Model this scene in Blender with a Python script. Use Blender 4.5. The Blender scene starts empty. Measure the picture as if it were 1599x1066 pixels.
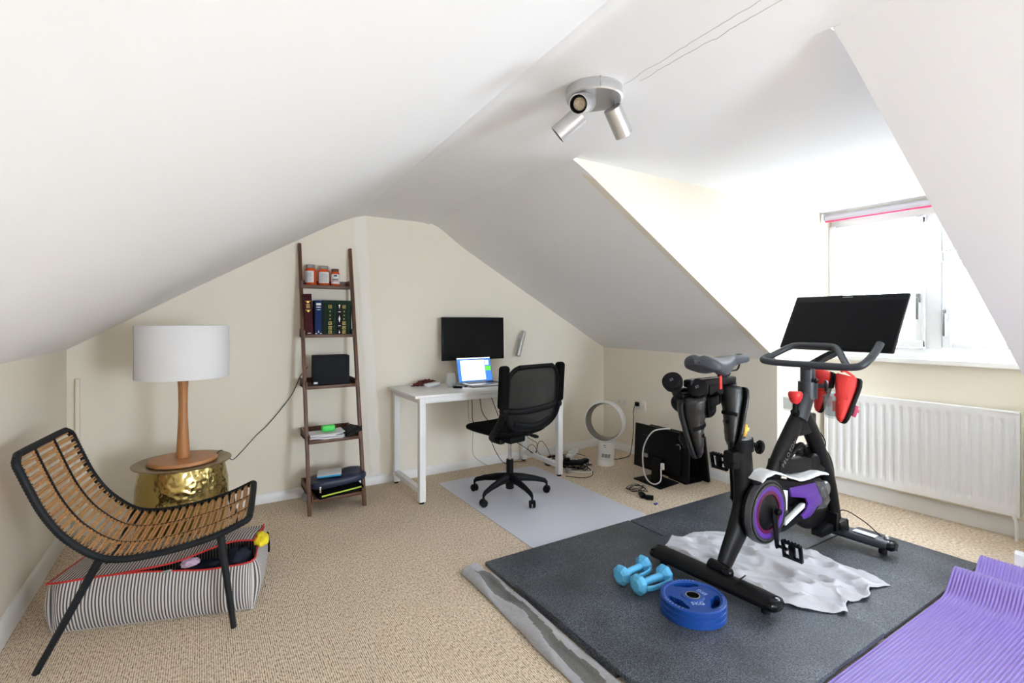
import bpy, bmesh, math, random
from math import pi, sin, cos, radians as R
from mathutils import Vector, Matrix, noise
random.seed(7)
S = bpy.context.scene
col = S.collection

# ---------------------------------------------------------------- camera, sky, light, exposure
cam = bpy.data.cameras.new('camera'); camo = bpy.data.objects.new('camera', cam); col.objects.link(camo)
camo.location = (0, 0, 1.28); camo.rotation_euler = (R(90), 0, -math.atan2(779, 1252.5) )
cam.lens = 779/1599*36; cam.sensor_width = 36; cam.shift_y = -31/1599; cam.clip_start = .01
S.camera = camo
w = bpy.data.worlds.new('sky'); S.world = w; w.use_nodes = True
bg = w.node_tree.nodes['Background']; bg.inputs[0].default_value = (.78, .895, 1, 1); bg.inputs[1].default_value = 15.5
def portal(name, loc, rot, sx, sy):
    l = bpy.data.lights.new(name, 'AREA'); l.shape = 'RECTANGLE'; l.size = sx; l.size_y = sy
    l.cycles.is_portal = True
    o = bpy.data.objects.new(name, l); col.objects.link(o); o.location = loc; o.rotation_euler = rot
portal('window_daylight', (4.2, 1.385, 1.54), (0, R(90), 0), 1.1, 1.3)
l = bpy.data.lights.new('rear_fill_light', 'AREA'); l.shape = 'RECTANGLE'; l.size = .95; l.size_y = .95; l.energy = 55; l.color = (.80, .90, 1)  # added fill lamp behind the camera, brighter than the sky
o = bpy.data.objects.new('rear_fill_light', l); col.objects.link(o); o.location = (1.9, -2.47, 1.03); o.rotation_euler = (R(90), 0, 0)
S.view_settings.view_transform = 'Standard'; S.view_settings.look = 'None'
S.view_settings.gamma = 1; S.view_settings.use_curve_mapping = False
S.view_settings.exposure = 0.68
S.cycles.use_denoising = True
S.cycles.max_bounces = 12; S.cycles.diffuse_bounces = 8; S.cycles.transparent_max_bounces = 12
S.cycles.glossy_bounces = 4; S.cycles.transmission_bounces = 8; S.cycles.sample_clamp_indirect = 6

# ---------------------------------------------------------------- materials
def mat(name, c, rough=.5, metal=0, bump=0, bscale=200, var=0, vscale=8, spec=.5, alpha=1, coat=0, emit=None, es=1):
    m = bpy.data.materials.new(name); m.use_nodes = True
    nt = m.node_tree; b = nt.nodes['Principled BSDF']
    b.inputs['Base Color'].default_value = (*c, 1); b.inputs['Roughness'].default_value = rough
    b.inputs['Metallic'].default_value = metal; b.inputs['Specular IOR Level'].default_value = spec
    b.inputs['Alpha'].default_value = alpha; b.inputs['Coat Weight'].default_value = coat
    if emit:
        b.inputs['Emission Color'].default_value = (*emit, 1); b.inputs['Emission Strength'].default_value = es
    tc = nt.nodes.new('ShaderNodeTexCoord')
    n = nt.nodes.new('ShaderNodeTexNoise'); n.inputs['Scale'].default_value = vscale; n.inputs['Detail'].default_value = 4
    nt.links.new(tc.outputs['Object'], n.inputs['Vector'])
    mx = nt.nodes.new('ShaderNodeMix'); mx.data_type = 'RGBA'; v = var if var else .03
    mx.inputs[6].default_value = (*[x*(1-v) for x in c], 1); mx.inputs[7].default_value = (*[min(1, x*(1+v)) for x in c], 1)
    nt.links.new(n.outputs['Fac'], mx.inputs[0]); nt.links.new(mx.outputs[2], b.inputs['Base Color'])
    if bump:
        n2 = nt.nodes.new('ShaderNodeTexNoise'); n2.inputs['Scale'].default_value = bscale; n2.inputs['Detail'].default_value = 3
        nt.links.new(tc.outputs['Object'], n2.inputs['Vector'])
        bp = nt.nodes.new('ShaderNodeBump'); bp.inputs['Strength'].default_value = bump; bp.inputs['Distance'].default_value = .004
        nt.links.new(n2.outputs['Fac'], bp.inputs['Height']); nt.links.new(bp.outputs[0], b.inputs['Normal'])
    return m
def nodes(m): return m.node_tree.nodes, m.node_tree.links, m.node_tree.nodes['Principled BSDF']

M = {}
M['white_wall'] = mat('white_plaster', (.89, .895, .91), .9, bump=.12, bscale=22, var=.01, vscale=3)
M['cream_wall'] = mat('cream_plaster', (.82, .765, .66), .9, bump=.1, bscale=30, var=.012, vscale=2)
M['trim'] = mat('white_gloss_paint', (.82, .82, .82), .35)
M['upvc'] = mat('window_upvc', (.77, .78, .80), .35)
M['metal_white'] = mat('white_powder_coat', (.84, .85, .87), .4)
M['black'] = mat('black_plastic', (.004, .004, .005), .5, bump=.1, spec=.16)
M['black_soft'] = mat('black_fabric', (.005, .005, .0055), .95, bump=.5, bscale=500, spec=.1)
M['black_gloss'] = mat('black_gloss', (.004, .004, .005), .15, spec=.25)
M['dark_metal'] = mat('black_satin_metal', (.004, .004, .0045), .42, metal=.0, spec=.2)
M['graphite'] = mat('graphite_satin', (.040, .045, .055), .42, metal=.1)
M['grey_metal'] = mat('grey_metal', (.28, .29, .30), .35, metal=.7)
M['chrome'] = mat('chrome', (.75, .75, .77), .12, metal=1)
M['alu'] = mat('brushed_aluminium', (.55, .55, .56), .33, metal=.9)
M['lampalu'] = mat('satin_lamp_metal', (.62, .62, .63), .38, metal=.85)
M['wood_dark'] = mat('walnut', (.105, .040, .018), .45, var=.25, vscale=12)
M['wood_mid'] = mat('teak', (.42, .185, .065), .4, var=.12, vscale=9)
M['bamboo'] = mat('bamboo', (.50, .26, .095), .38, var=.5, vscale=40, bump=.2)
M['cord'] = mat('black_cord', (.006, .008, .011), .5, bump=.3, bscale=400, spec=.3)
M['shade'] = mat('white_linen_shade', (.80, .80, .82), .9, bump=.3, bscale=600)
M['red'] = mat('red_plastic', (.75, .03, .03), .4)
M['redpipe'] = mat('red_piping', (.55, .02, .02), .6)
M['navy'] = mat('navy_cloth', (.007, .010, .027), .85, bump=.4, bscale=120)
M['blue'] = mat('blue_rubber', (.004, .050, .27), .35, bump=.15, bscale=300)
M['ltblue'] = mat('light_blue_vinyl', (.10, .43, .72), .42, var=.1, vscale=30)
M['green'] = mat('bright_green_plastic', (.05, .65, .09), .4)
M['lime'] = mat('lime_edge', (.45, .60, .05), .6)
M['paper'] = mat('paper', (.80, .80, .84), .8)
M['purple'] = mat('purple_plastic', (.095, .03, .28), .35)
M['magenta'] = mat('dark_magenta_plastic', (.11, .008, .05), .25)
M['rubber'] = mat('black_rubber', (.008, .008, .009), .6, spec=.3)
M['yellow'] = mat('yellow_cloth', (.85, .68, .02), .8, bump=.4, bscale=80)
M['lilac'] = mat('lilac_cloth', (.45, .33, .45), .9, bump=.3, bscale=80)
M['orange'] = mat('orange_bottle', (.62, .075, .01), .25)
M['label'] = mat('printed_label', (.72, .73, .74), .6)
M['ink'] = mat('ink', (.04, .05, .08), .6)
M['gold'] = mat('gold_print', (.72, .50, .12), .45, metal=.4)
M['maroon'] = mat('maroon_cloth', (.05, .006, .009), .7, spec=.2)
M['bookblue'] = mat('blue_cloth', (.008, .026, .10), .7, spec=.2)
M['bookgreen'] = mat('green_cloth', (.006, .022, .011), .65, spec=.2)
M['bookblack'] = mat('black_cloth', (.006, .006, .007), .65, spec=.2)
M['beads'] = mat('dark_red_beads', (.09, .008, .006), .5)
M['greycloth'] = mat('grey_jersey', (.55, .55, .59), .95, bump=.3, bscale=350)
M['whitecloth'] = mat('white_cloth', (.72, .73, .74), .9, bump=.3, bscale=200)
M['charcoal'] = mat('charcoal_fabric', (.014, .015, .019), .8, bump=.4, bscale=500, spec=.2)
M['white_plastic'] = mat('white_plastic', (.80, .80, .79), .35)
M['fangrey'] = mat('fan_grey', (.20, .185, .17), .35, metal=.3)
M['socket'] = mat('cream_plastic', (.74, .70, .62), .35)
M['cardgrey'] = mat('card_grey', (.30, .30, .31), .7)
M['ledlens'] = mat('led_lens', (.42, .34, .24), .5, var=.3, vscale=90)
M['pink'] = mat('dark_pink', (.50, .02, .09), .5)
M['blind'] = mat('blind_fabric', (.42, .40, .43), .8)
M['screen'] = mat('dark_screen', (.004, .004, .005), .3, spec=.12)
M['bezel'] = mat('screen_bezel', (.004, .004, .005), .4, spec=.16)

# brass, hammered
m = M['brass'] = mat('hammered_brass', (.46, .35, .13), .22, metal=1)
N, L, B = nodes(m)
v = N.new('ShaderNodeTexVoronoi'); v.inputs['Scale'].default_value = 42; v.feature = 'SMOOTH_F1'
tc = N.new('ShaderNodeTexCoord'); L.new(tc.outputs['Object'], v.inputs['Vector'])
bp = N.new('ShaderNodeBump'); bp.inputs['Strength'].default_value = .8; bp.inputs['Distance'].default_value = .006
L.new(v.outputs['Distance'], bp.inputs['Height']); L.new(bp.outputs[0], B.inputs['Normal'])
M['brass_top'] = mat('dull_brass', (.30, .23, .13), .4, metal=.7)

# carpet: beige loop pile in ribs along the room
m = M['carpet'] = mat('beige_loop_carpet', (.40, .29, .19), .97)
N, L, B = nodes(m)
tc = N.new('ShaderNodeTexCoord')
wv = N.new('ShaderNodeTexWave'); wv.wave_type = 'BANDS'; wv.bands_direction = 'X'; wv.inputs['Scale'].default_value = 42
wv.inputs['Distortion'].default_value = 3.0; wv.inputs['Detail'].default_value = 3; wv.inputs['Detail Scale'].default_value = 3.5
n1 = N.new('ShaderNodeTexNoise'); n1.inputs['Scale'].default_value = 140; n1.inputs['Detail'].default_value = 5
n3 = N.new('ShaderNodeTexNoise'); n3.inputs['Scale'].default_value = 1.6
mp = N.new('ShaderNodeMapping'); mp.inputs['Scale'].default_value = (1, .45, 1)
L.new(tc.outputs['Object'], mp.inputs[0]); L.new(mp.outputs[0], n1.inputs['Vector'])
L.new(tc.outputs['Object'], wv.inputs['Vector']); L.new(tc.outputs['Object'], n3.inputs['Vector'])
ad = N.new('ShaderNodeMath'); ad.operation = 'MULTIPLY_ADD'; ad.inputs[1].default_value = .30; L.new(wv.outputs['Fac'], ad.inputs[0])
ml = N.new('ShaderNodeMath'); ml.operation = 'MULTIPLY'; ml.inputs[1].default_value = .95; L.new(n1.outputs['Fac'], ml.inputs[0]); L.new(ml.outputs[0], ad.inputs[2])
cr = N.new('ShaderNodeValToRGB'); e = cr.color_ramp.elements
e[0].position = .38; e[0].color = (.20, .14, .09, 1); e[1].position = .82; e[1].color = (.97, .82, .65, 1)
x = e.new(.56); x.color = (.66, .53, .39, 1)
L.new(ad.outputs[0], cr.inputs[0])
mx = N.new('ShaderNodeMix'); mx.data_type = 'RGBA'; mx.blend_type = 'MULTIPLY'; mx.inputs[0].default_value = .25
L.new(cr.outputs[0], mx.inputs[6]); L.new(n3.outputs['Fac'], mx.inputs[7]); L.new(mx.outputs[2], B.inputs['Base Color'])
bp = N.new('ShaderNodeBump'); bp.inputs['Strength'].default_value = .7; bp.inputs['Distance'].default_value = .004
L.new(ad.outputs[0], bp.inputs['Height']); L.new(bp.outputs[0], B.inputs['Normal'])

# cream gable paint with the pale filled chase that runs up to the ridge
m = M['gable'] = mat('cream_plaster_with_filled_chase', (.80, .745, .64), .9)
N, L, B = nodes(m)
tc = N.new('ShaderNodeTexCoord'); sp = N.new('ShaderNodeSeparateXYZ'); L.new(tc.outputs['Object'], sp.inputs[0])
nz = N.new('ShaderNodeTexNoise'); nz.inputs['Scale'].default_value = 6; L.new(tc.outputs['Object'], nz.inputs['Vector'])
a1 = N.new('ShaderNodeMath'); a1.operation = 'MULTIPLY_ADD'; a1.inputs[1].default_value = .06; L.new(sp.outputs['Z'], a1.inputs[0]); a1.inputs[2].default_value = -1.19
a2 = N.new('ShaderNodeMath'); a2.operation = 'ADD'; L.new(a1.outputs[0], a2.inputs[0]); L.new(sp.outputs['X'], a2.inputs[1])
a2b = N.new('ShaderNodeMath'); a2b.operation = 'MULTIPLY_ADD'; a2b.inputs[1].default_value = .05; L.new(nz.outputs['Fac'], a2b.inputs[0]); L.new(a2.outputs[0], a2b.inputs[2])
a3 = N.new('ShaderNodeMath'); a3.operation = 'ABSOLUTE'; L.new(a2b.outputs[0], a3.inputs[0])
mr = N.new('ShaderNodeMapRange'); mr.inputs['From Min'].default_value = .03; mr.inputs['From Max'].default_value = .055; mr.inputs['To Min'].default_value = .75; mr.inputs['To Max'].default_value = 0
L.new(a3.outputs[0], mr.inputs['Value'])
mx = N.new('ShaderNodeMix'); mx.data_type = 'RGBA'; mx.inputs[6].default_value = (.84, .79, .69, 1); mx.inputs[7].default_value = (.88, .855, .80, 1)
L.new(mr.outputs[0], mx.inputs[0]); L.new(mx.outputs[2], B.inputs['Base Color'])
bp = N.new('ShaderNodeBump'); bp.inputs['Strength'].default_value = .5; bp.inputs['Distance'].default_value = .01
L.new(mr.outputs[0], bp.inputs['Height']); L.new(bp.outputs[0], B.inputs['Normal'])

# speckled rubber gym tile
m = M['gym'] = mat('speckled_gym_rubber', (.03, .033, .038), .33)
N, L, B = nodes(m)
tc = N.new('ShaderNodeTexCoord')
n1 = N.new('ShaderNodeTexNoise'); n1.inputs['Scale'].default_value = 190; n1.inputs['Detail'].default_value = 3; n1.inputs['Roughness'].default_value = .7
n2 = N.new('ShaderNodeTexNoise'); n2.inputs['Scale'].default_value = 3.5; n2.inputs['Detail'].default_value = 6
L.new(tc.outputs['Object'], n1.inputs['Vector']); L.new(tc.outputs['Object'], n2.inputs['Vector'])
cr = N.new('ShaderNodeValToRGB'); e = cr.color_ramp.elements; e[0].position = .42; e[0].color = (.009, .011, .015, 1); e[1].position = .66; e[1].color = (.17, .195, .235, 1)
L.new(n1.outputs['Fac'], cr.inputs[0])
cr2 = N.new('ShaderNodeValToRGB'); e = cr2.color_ramp.elements; e[0].position = .35; e[0].color = (.65, .65, .65, 1); e[1].position = .8; e[1].color = (1.5, 1.5, 1.5, 1)
L.new(n2.outputs['Fac'], cr2.inputs[0])
mx = N.new('ShaderNodeMix'); mx.data_type = 'RGBA'; mx.blend_type = 'MULTIPLY'; mx.inputs[0].default_value = 1
L.new(cr.outputs[0], mx.inputs[6]); L.new(cr2.outputs[0], mx.inputs[7]); L.new(mx.outputs[2], B.inputs['Base Color'])
bp = N.new('ShaderNodeBump'); bp.inputs['Strength'].default_value = .8; bp.inputs['Distance'].default_value = .003
L.new(n1.outputs['Fac'], bp.inputs['Height']); L.new(bp.outputs[0], B.inputs['Normal'])

def stripes(name, ca, cb, period, frac=.5):
    m = mat(name, ca, .85); N, L, B = nodes(m)
    uv = N.new('ShaderNodeUVMap'); uv.uv_map = 'UV'; sp = N.new('ShaderNodeSeparateXYZ'); L.new(uv.outputs[0], sp.inputs[0])
    d = N.new('ShaderNodeMath'); d.operation = 'DIVIDE'; d.inputs[1].default_value = period; L.new(sp.outputs[0], d.inputs[0])
    f = N.new('ShaderNodeMath'); f.operation = 'FRACT'; L.new(d.outputs[0], f.inputs[0])
    g = N.new('ShaderNodeMath'); g.operation = 'GREATER_THAN'; g.inputs[1].default_value = frac; L.new(f.outputs[0], g.inputs[0])
    mx = N.new('ShaderNodeMix'); mx.data_type = 'RGBA'; mx.inputs[6].default_value = (*ca, 1); mx.inputs[7].default_value = (*cb, 1)
    L.new(g.outputs[0], mx.inputs[0]); L.new(mx.outputs[2], B.inputs['Base Color']); return m
M['ticking'] = stripes('striped_ticking', (.66, .63, .60), (.085, .085, .10), .0125, .52)

# frosted chair mat, glass
def mixglass(name, c, tr, rough, tint=(1, 1, 1)):
    m = bpy.data.materials.new(name); m.use_nodes = True; N = m.node_tree.nodes; L = m.node_tree.links
    b = N['Principled BSDF']; b.inputs['Base Color'].default_value = (*c, 1); b.inputs['Roughness'].default_value = rough
    t = N.new('ShaderNodeBsdfTransparent'); t.inputs[0].default_value = (*tint, 1)
    mx = N.new('ShaderNodeMixShader'); mx.inputs[0].default_value = tr
    L.new(b.outputs[0], mx.inputs[1]); L.new(t.outputs[0], mx.inputs[2]); L.new(mx.outputs[0], N['Material Output'].inputs[0]); return m
M['frosted'] = mixglass('frosted_mat_plastic', (.72, .73, .82), .18, .30)
M['mesh'] = mixglass('black_mesh_fabric', (.006, .006, .006), .06, .9)
M['clear'] = mixglass('clear_plastic', (.55, .57, .58), .80, .08, (.93, .95, .95))
M['smoke'] = mixglass('clear_cover_plastic', (.13, .13, .14), .45, .1, (.8, .8, .82))
M['pane'] = mixglass('window_pane', (.9, .9, .9), .94, .02)

# ---------------------------------------------------------------- mesh helpers
def smooth_path(pts, n=6):
    P = [Vector(p) for p in pts]
    if len(P) < 3: return P
    out = []
    for i in range(len(P)-1):
        a = P[max(i-1, 0)]; b = P[i]; c = P[i+1]; d = P[min(i+2, len(P)-1)]
        for k in range(n):
            t = k/n
            out.append(.5*((2*b)+(c-a)*t+(2*a-5*b+4*c-d)*t*t+(3*b-a-3*c+d)*t**3))
    out.append(P[-1]); return out
def frame(o=(0, 0, 0), x=None, z=None):
    """matrix with local x and z axes given (world vectors) at origin o"""
    X = Vector(x or (1, 0, 0)).normalized(); Z = Vector(z or (0, 0, 1)); Y = Z.cross(X).normalized(); Z = X.cross(Y)
    m = Matrix((X, Y, Z)).transposed().to_4x4(); m.translation = Vector(o); return m
def axis(o, d):
    m = Vector(d).to_track_quat('Z', 'Y').to_matrix().to_4x4(); m.translation = Vector(o); return m
I4 = Matrix.Identity(4)
class MB:
    def __init__(s): s.b = bmesh.new(); s.uv = s.b.loops.layers.uv.new('UV')
    def _fin(s, vs, fs, m, mi, sm=True):
        if m is not None:
            for v in vs: v.co = m @ v.co
        for f in fs: f.material_index = mi; f.smooth = sm
    def box(s, c, d, m=None, bev=0, mi=0, seg=2):
        r = bmesh.ops.create_cube(s.b, size=1); vs = r['verts']
        for v in vs: v.co = Vector((v.co.x*d[0]+c[0], v.co.y*d[1]+c[1], v.co.z*d[2]+c[2]))
        fs = list({f for v in vs for f in v.link_faces})
        if bev:
            es = list({e for v in vs for e in v.link_edges})
            r = bmesh.ops.bevel(s.b, geom=es, offset=bev, segments=seg, affect='EDGES', profile=.5, clamp_overlap=True)
            vs = list({v for f in r['faces'] for v in f.verts} | {v for v in vs if v.is_valid})
            fs = list({f for v in vs for f in v.link_faces})
        s._fin(vs, fs, m, mi); return s
    def tube(s, pts, r, seg=10, mi=0, cap=True, m=None, closed=False, flat=None, wrap=0):
        P = [Vector(p) for p in pts]; n = len(P); rr = r if isinstance(r, (list, tuple)) else [r]*n
        if len(rr) != n: rr = [rr[0]+(rr[-1]-rr[0])*i/(n-1) for i in range(n)]
        T = []
        for i in range(n):
            a = P[(i-1) % n] if closed else P[max(i-1, 0)]; b = P[(i+1) % n] if closed else P[min(i+1, n-1)]
            T.append((b-a).normalized() if (b-a).length > 1e-9 else Vector((0, 0, 1)))
        u = T[0].orthogonal().normalized()
        if flat is not None: u = Vector(flat[2]); u = (u-T[0]*u.dot(T[0])).normalized()
        rings = []
        for i in range(n):
            if flat is not None: u = Vector(flat[2])
            u = (u-T[i]*u.dot(T[i])).normalized(); w = T[i].cross(u)
            ring = []
            for k in range(seg):
                a = 2*pi*k/seg; q = rr[i]*(1+wrap*(i % 2))
                fa, fb = (flat[0], flat[1]) if flat is not None else (1, 1)
                ring.append(s.b.verts.new(P[i]+u*cos(a)*q*fa+w*sin(a)*q*fb))
            rings.append(ring)
        fs = []
        for i in range(n if closed else n-1):
            A, Bq = rings[i], rings[(i+1) % n]
            for k in range(seg): fs.append(s.b.faces.new((A[k], A[(k+1) % seg], Bq[(k+1) % seg], Bq[k])))
        if cap and not closed:
            fs.append(s.b.faces.new(list(reversed(rings[0])))); fs.append(s.b.faces.new(rings[-1]))
        s._fin([v for q in rings for v in q], fs, m, mi); return s
    def lathe(s, prof, m=None, seg=32, mi=0, sy=1, a0=0, a1=2*pi):
        full = abs(a1-a0-2*pi) < 1e-6; rings = []; vs = []
        ns = seg if full else seg+1
        for r, z in prof:
            if r < 1e-6: v = s.b.verts.new((0, 0, z)); rings.append([v]); vs.append(v)
            else:
                q = [s.b.verts.new((r*cos(a0+(a1-a0)*k/seg), r*sy*sin(a0+(a1-a0)*k/seg), z)) for k in range(ns)]; rings.append(q); vs += q
        fs = []
        for A, Bq in zip(rings, rings[1:]):
            for k in range(seg if full else seg):
                k2 = (k+1) % ns
                try:
                    if len(A) == 1 and len(Bq) == 1: continue
                    if len(A) == 1: fs.append(s.b.faces.new((A[0], Bq[k2], Bq[k])))
                    elif len(Bq) == 1: fs.append(s.b.faces.new((A[k], A[k2], Bq[0])))
                    else: fs.append(s.b.faces.new((A[k], A[k2], Bq[k2], Bq[k])))
                except ValueError: pass
        s._fin(vs, fs, m, mi); return s
    def cyl(s, c, r, h, d=(0, 0, 1), seg=24, mi=0, bev=0, m=None):
        """cylinder starting at c, going h along d"""
        bv = min(bev, r*.9, h*.45)
        pr = [(0, 0), (r-bv, 0), (r, bv), (r, h-bv), (r-bv, h), (0, h)] if bv else [(0, 0), (r, 0), (r, h), (0, h)]
        mm = axis(c, d); s.lathe(pr, (m @ mm) if m is not None else mm, seg, mi); return s
    def prism(s, poly, thick, m=None, mi=0, bev=0, sm=True):
        """2D polygon in local xy, extruded from z=-thick/2 to thick/2"""
        lo = [s.b.verts.new((p[0], p[1], -thick/2)) for p in poly]; hi = [s.b.verts.new((p[0], p[1], thick/2)) for p in poly]
        n = len(poly); fs = [s.b.faces.new(list(reversed(lo))), s.b.faces.new(hi)]
        for i in range(n): fs.append(s.b.faces.new((lo[i], lo[(i+1) % n], hi[(i+1) % n], hi[i])))
        vs = lo+hi
        bmesh.ops.recalc_face_normals(s.b, faces=fs)
        if bev:
            es = list({e for f in fs[:2] for e in f.edges})
            r = bmesh.ops.bevel(s.b, geom=es, offset=bev, segments=2, affect='EDGES', profile=.5, clamp_overlap=True)
            fs = [f for f in fs if f.is_valid]+r['faces']; vs = list({v for f in fs for v in f.verts})
            fs = list({f for v in vs for f in v.link_faces})
        s._fin(vs, fs, m, mi, sm); return s
    def poly3(s, pts, off, mi=0):
        """3D polygon thickened by vector off"""
        off = Vector(off); A = [s.b.verts.new(p) for p in pts]; Bq = [s.b.verts.new(Vector(p)+off) for p in pts]; n = len(pts)
        fs = [s.b.faces.new(A), s.b.faces.new(list(reversed(Bq)))]
        for i in range(n): fs.append(s.b.faces.new((A[i], Bq[i], Bq[(i+1) % n], A[(i+1) % n])))
        s._fin(A+Bq, fs, None, mi, False); return s
    def grid(s, f, nu, nv, cu=False, cv=False, mi=0, uvs=None, m=None, thick=0, tdir=None, sm=True):
        V = [[s.b.verts.new(f(i/(nu if cu else nu-1), j/(nv if cv else nv-1))) for j in range(nv)] for i in range(nu)]
        fs = []
        for i in range(nu if cu else nu-1):
            for j in range(nv if cv else nv-1):
                i2, j2 = (i+1) % nu, (j+1) % nv
                F = s.b.faces.new((V[i][j], V[i2][j], V[i2][j2], V[i][j2])); fs.append(F)
                if uvs:
                    cs = [(i, j), (i+1, j), (i+1, j+1), (i, j+1)]
                    for l, (a, c) in zip(F.loops, cs): l[s.uv].uv = uvs(a/(nu if cu else nu-1), c/(nv if cv else nv-1))
        vs = [v for r in V for v in r]
        if thick:
            if tdir is not None:
                td = Vector(tdir)*thick
                W = [[s.b.verts.new(v.co+td) for v in r] for r in V]
                for i in range(nu-1):
                    for j in range(nv-1): fs.append(s.b.faces.new((W[i][j], W[i][j+1], W[i+1][j+1], W[i+1][j])))
                ed = [(V[i][0], V[i+1][0], W[i+1][0], W[i][0]) for i in range(nu-1)]+[(V[i+1][-1], V[i][-1], W[i][-1], W[i+1][-1]) for i in range(nu-1)]
                ed += [(V[0][j+1], V[0][j], W[0][j], W[0][j+1]) for j in range(nv-1)]+[(V[-1][j], V[-1][j+1], W[-1][j+1], W[-1][j]) for j in range(nv-1)]
                for q in ed: fs.append(s.b.faces.new(q))
                vs += [v for r in W for v in r]
        s._fin(vs, fs, m, mi, sm); s.last = V; return s
    def ball(s, c, r, mi=0, seg=16, m=None):
        rr = r if isinstance(r, (tuple, list)) else (r, r, r)
        q = bmesh.ops.create_uvsphere(s.b, u_segments=seg, v_segments=max(6, seg//2), radius=1); vs = q['verts']
        for v in vs: v.co = Vector((v.co.x*rr[0]+c[0], v.co.y*rr[1]+c[1], v.co.z*rr[2]+c[2]))
        s._fin(vs, list({f for v in vs for f in v.link_faces}), m, mi); return s
    def text(s, t, size, m, mi=0, ext=.0006, sx=1, spacing=1.0):
        c = bpy.data.curves.new('t', 'FONT'); c.body = t; c.size = size; c.extrude = ext; c.align_x = 'CENTER'; c.align_y = 'CENTER'; c.space_character = spacing; c.resolution_u = 3
        o = bpy.data.objects.new('t', c); col.objects.link(o)
        dg = bpy.context.evaluated_depsgraph_get(); me = bpy.data.meshes.new_from_object(o.evaluated_get(dg))
        n0 = len(s.b.verts); f0 = len(s.b.faces); s.b.from_mesh(me); s.b.verts.ensure_lookup_table(); s.b.faces.ensure_lookup_table()
        for v in s.b.verts[n0:]: v.co = m @ Vector((v.co.x*sx, v.co.y, v.co.z))
        for f in s.b.faces[f0:]: f.material_index = mi; f.smooth = False
        bpy.data.objects.remove(o); bpy.data.curves.remove(c); bpy.data.meshes.remove(me); return s
    def done(s, name, mats, parent=None, local=False, ang=38, normals=True):
        """link as one mesh; world-space vertices unless local (then in the parent's frame)"""
        if normals: bmesh.ops.recalc_face_normals(s.b, faces=s.b.faces)
        me = bpy.data.meshes.new(name); o = bpy.data.objects.new(name, me)
        if parent is not None:
            if not local: s.b.transform(WM[parent.name_full].inverted())
            o.parent = parent; WM[o.name_full] = WM[parent.name_full]
        else:
            if local is False:
                co = [v.co for v in s.b.verts]; lo = [min(c[k] for c in co) for k in range(3)]; hi = [max(c[k] for c in co) for k in range(3)]
                org = Vector(((lo[0]+hi[0])/2, (lo[1]+hi[1])/2, lo[2])); s.b.transform(Matrix.Translation(-org)); o.location = org
                WM[o.name_full] = Matrix.Translation(org)
            else: WM[o.name_full] = I4
        s.b.to_mesh(me); s.b.free()
        for m_ in (mats if isinstance(mats, (list, tuple)) else [mats]): me.materials.append(M[m_])
        me.set_sharp_from_angle(angle=R(ang)); col.objects.link(o); return o
WM = {}
def tag(o, label, cat, group=None, kind=None):
    o['label'] = label; o['category'] = cat
    if group: o['group'] = group
    if kind: o['kind'] = kind
    return o
def thing(name, label, cat, loc=(0, 0, 0), rz=0, group=None):
    o = bpy.data.objects.new(name, None); o.empty_display_size = .05; col.objects.link(o)
    o.location = loc; o.rotation_euler = (0, 0, rz); WM[o.name_full] = Matrix.Translation(loc) @ Matrix.Rotation(rz, 4, 'Z')
    return tag(o, label, cat, group)
def lab(o, l): o['label'] = l; return o
def struct(b, name, mats, **k):
    o = b.done(name, mats, **k); 
    if o.parent is None: o['kind'] = 'structure'
    return o
# ================================================================ the room
GY = 3.9; FC = 2.105; LX = -.67; RX = 3.56; REAR = -2.4
b = MB(); b.poly3([(LX-.1, REAR-.1, 0), (4.3, REAR-.1, 0), (4.3, GY+.12, 0), (LX-.1, GY+.12, 0)], (0, 0, -.1)); struct(b, 'floor', 'carpet', local=True)
b = MB(); b.poly3([(LX-.1, GY+.012, 0), (RX+.1, GY+.012, 0), (RX+.1, GY+.012, 2.3), (LX-.1, GY+.012, 2.3)], (0, .1, 0)); struct(b, 'wall_back', 'gable', local=True)
b = MB(); b.poly3([(LX-.01, REAR, 0), (LX-.01, GY+.02, 0), (LX-.01, GY+.02, 1.14), (LX-.01, REAR, 1.14)], (-.1, 0, 0)); struct(b, 'wall_left', 'cream_wall', local=True)
# rear gable
b = MB()
for q in ([(-.8, 0), (1.4, 0), (1.4, 2.2), (-.8, 2.2)], [(2.4, 0), (4.2, 0), (4.2, 2.2), (2.4, 2.2)], [(1.4, 0), (2.4, 0), (2.4, .53), (1.4, .53)], [(1.4, 1.53), (2.4, 1.53), (2.4, 2.2), (1.4, 2.2)]):
    b.poly3([(x, REAR, z) for x, z in q], (0, -.1, 0))
struct(b, 'wall_rear', 'cream_wall', local=True)
# far knee wall and near knee wall (right), with the dormer recess between them
C1 = (3.55, 2.06); C2 = (4.07, 1.99); N1 = (3.62, .79); N2 = (4.13, .77)
b = MB(); b.poly3([(RX, GY+.02, 0), (C1[0], C1[1], 0), (C1[0], C1[1], 1.02), (RX, GY+.02, 1.02)], (.06, 0, 0)); struct(b, 'wall_right', 'cream_wall', local=True)
b = MB(); b.poly3([(N1[0], N1[1], 0), (3.62, REAR, 0), (3.62, REAR, 1.0), (N1[0], N1[1], 1.0)], (.06, 0, 0)); struct(b, 'wall_right_near', 'cream_wall', local=True)
AP = (1.584, 1.965, FC); NP = (1.485, .705, FC)
b = MB()
b.poly3([AP, (C1[0], C1[1], 1.0), (C1[0], C1[1], 0), (C2[0], C2[1], 0), (C2[0], C2[1], FC+.02)], (0, .05, 0)); struct(b, 'wall_dormer_far', 'cream_wall', local=True)
b = MB()
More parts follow.
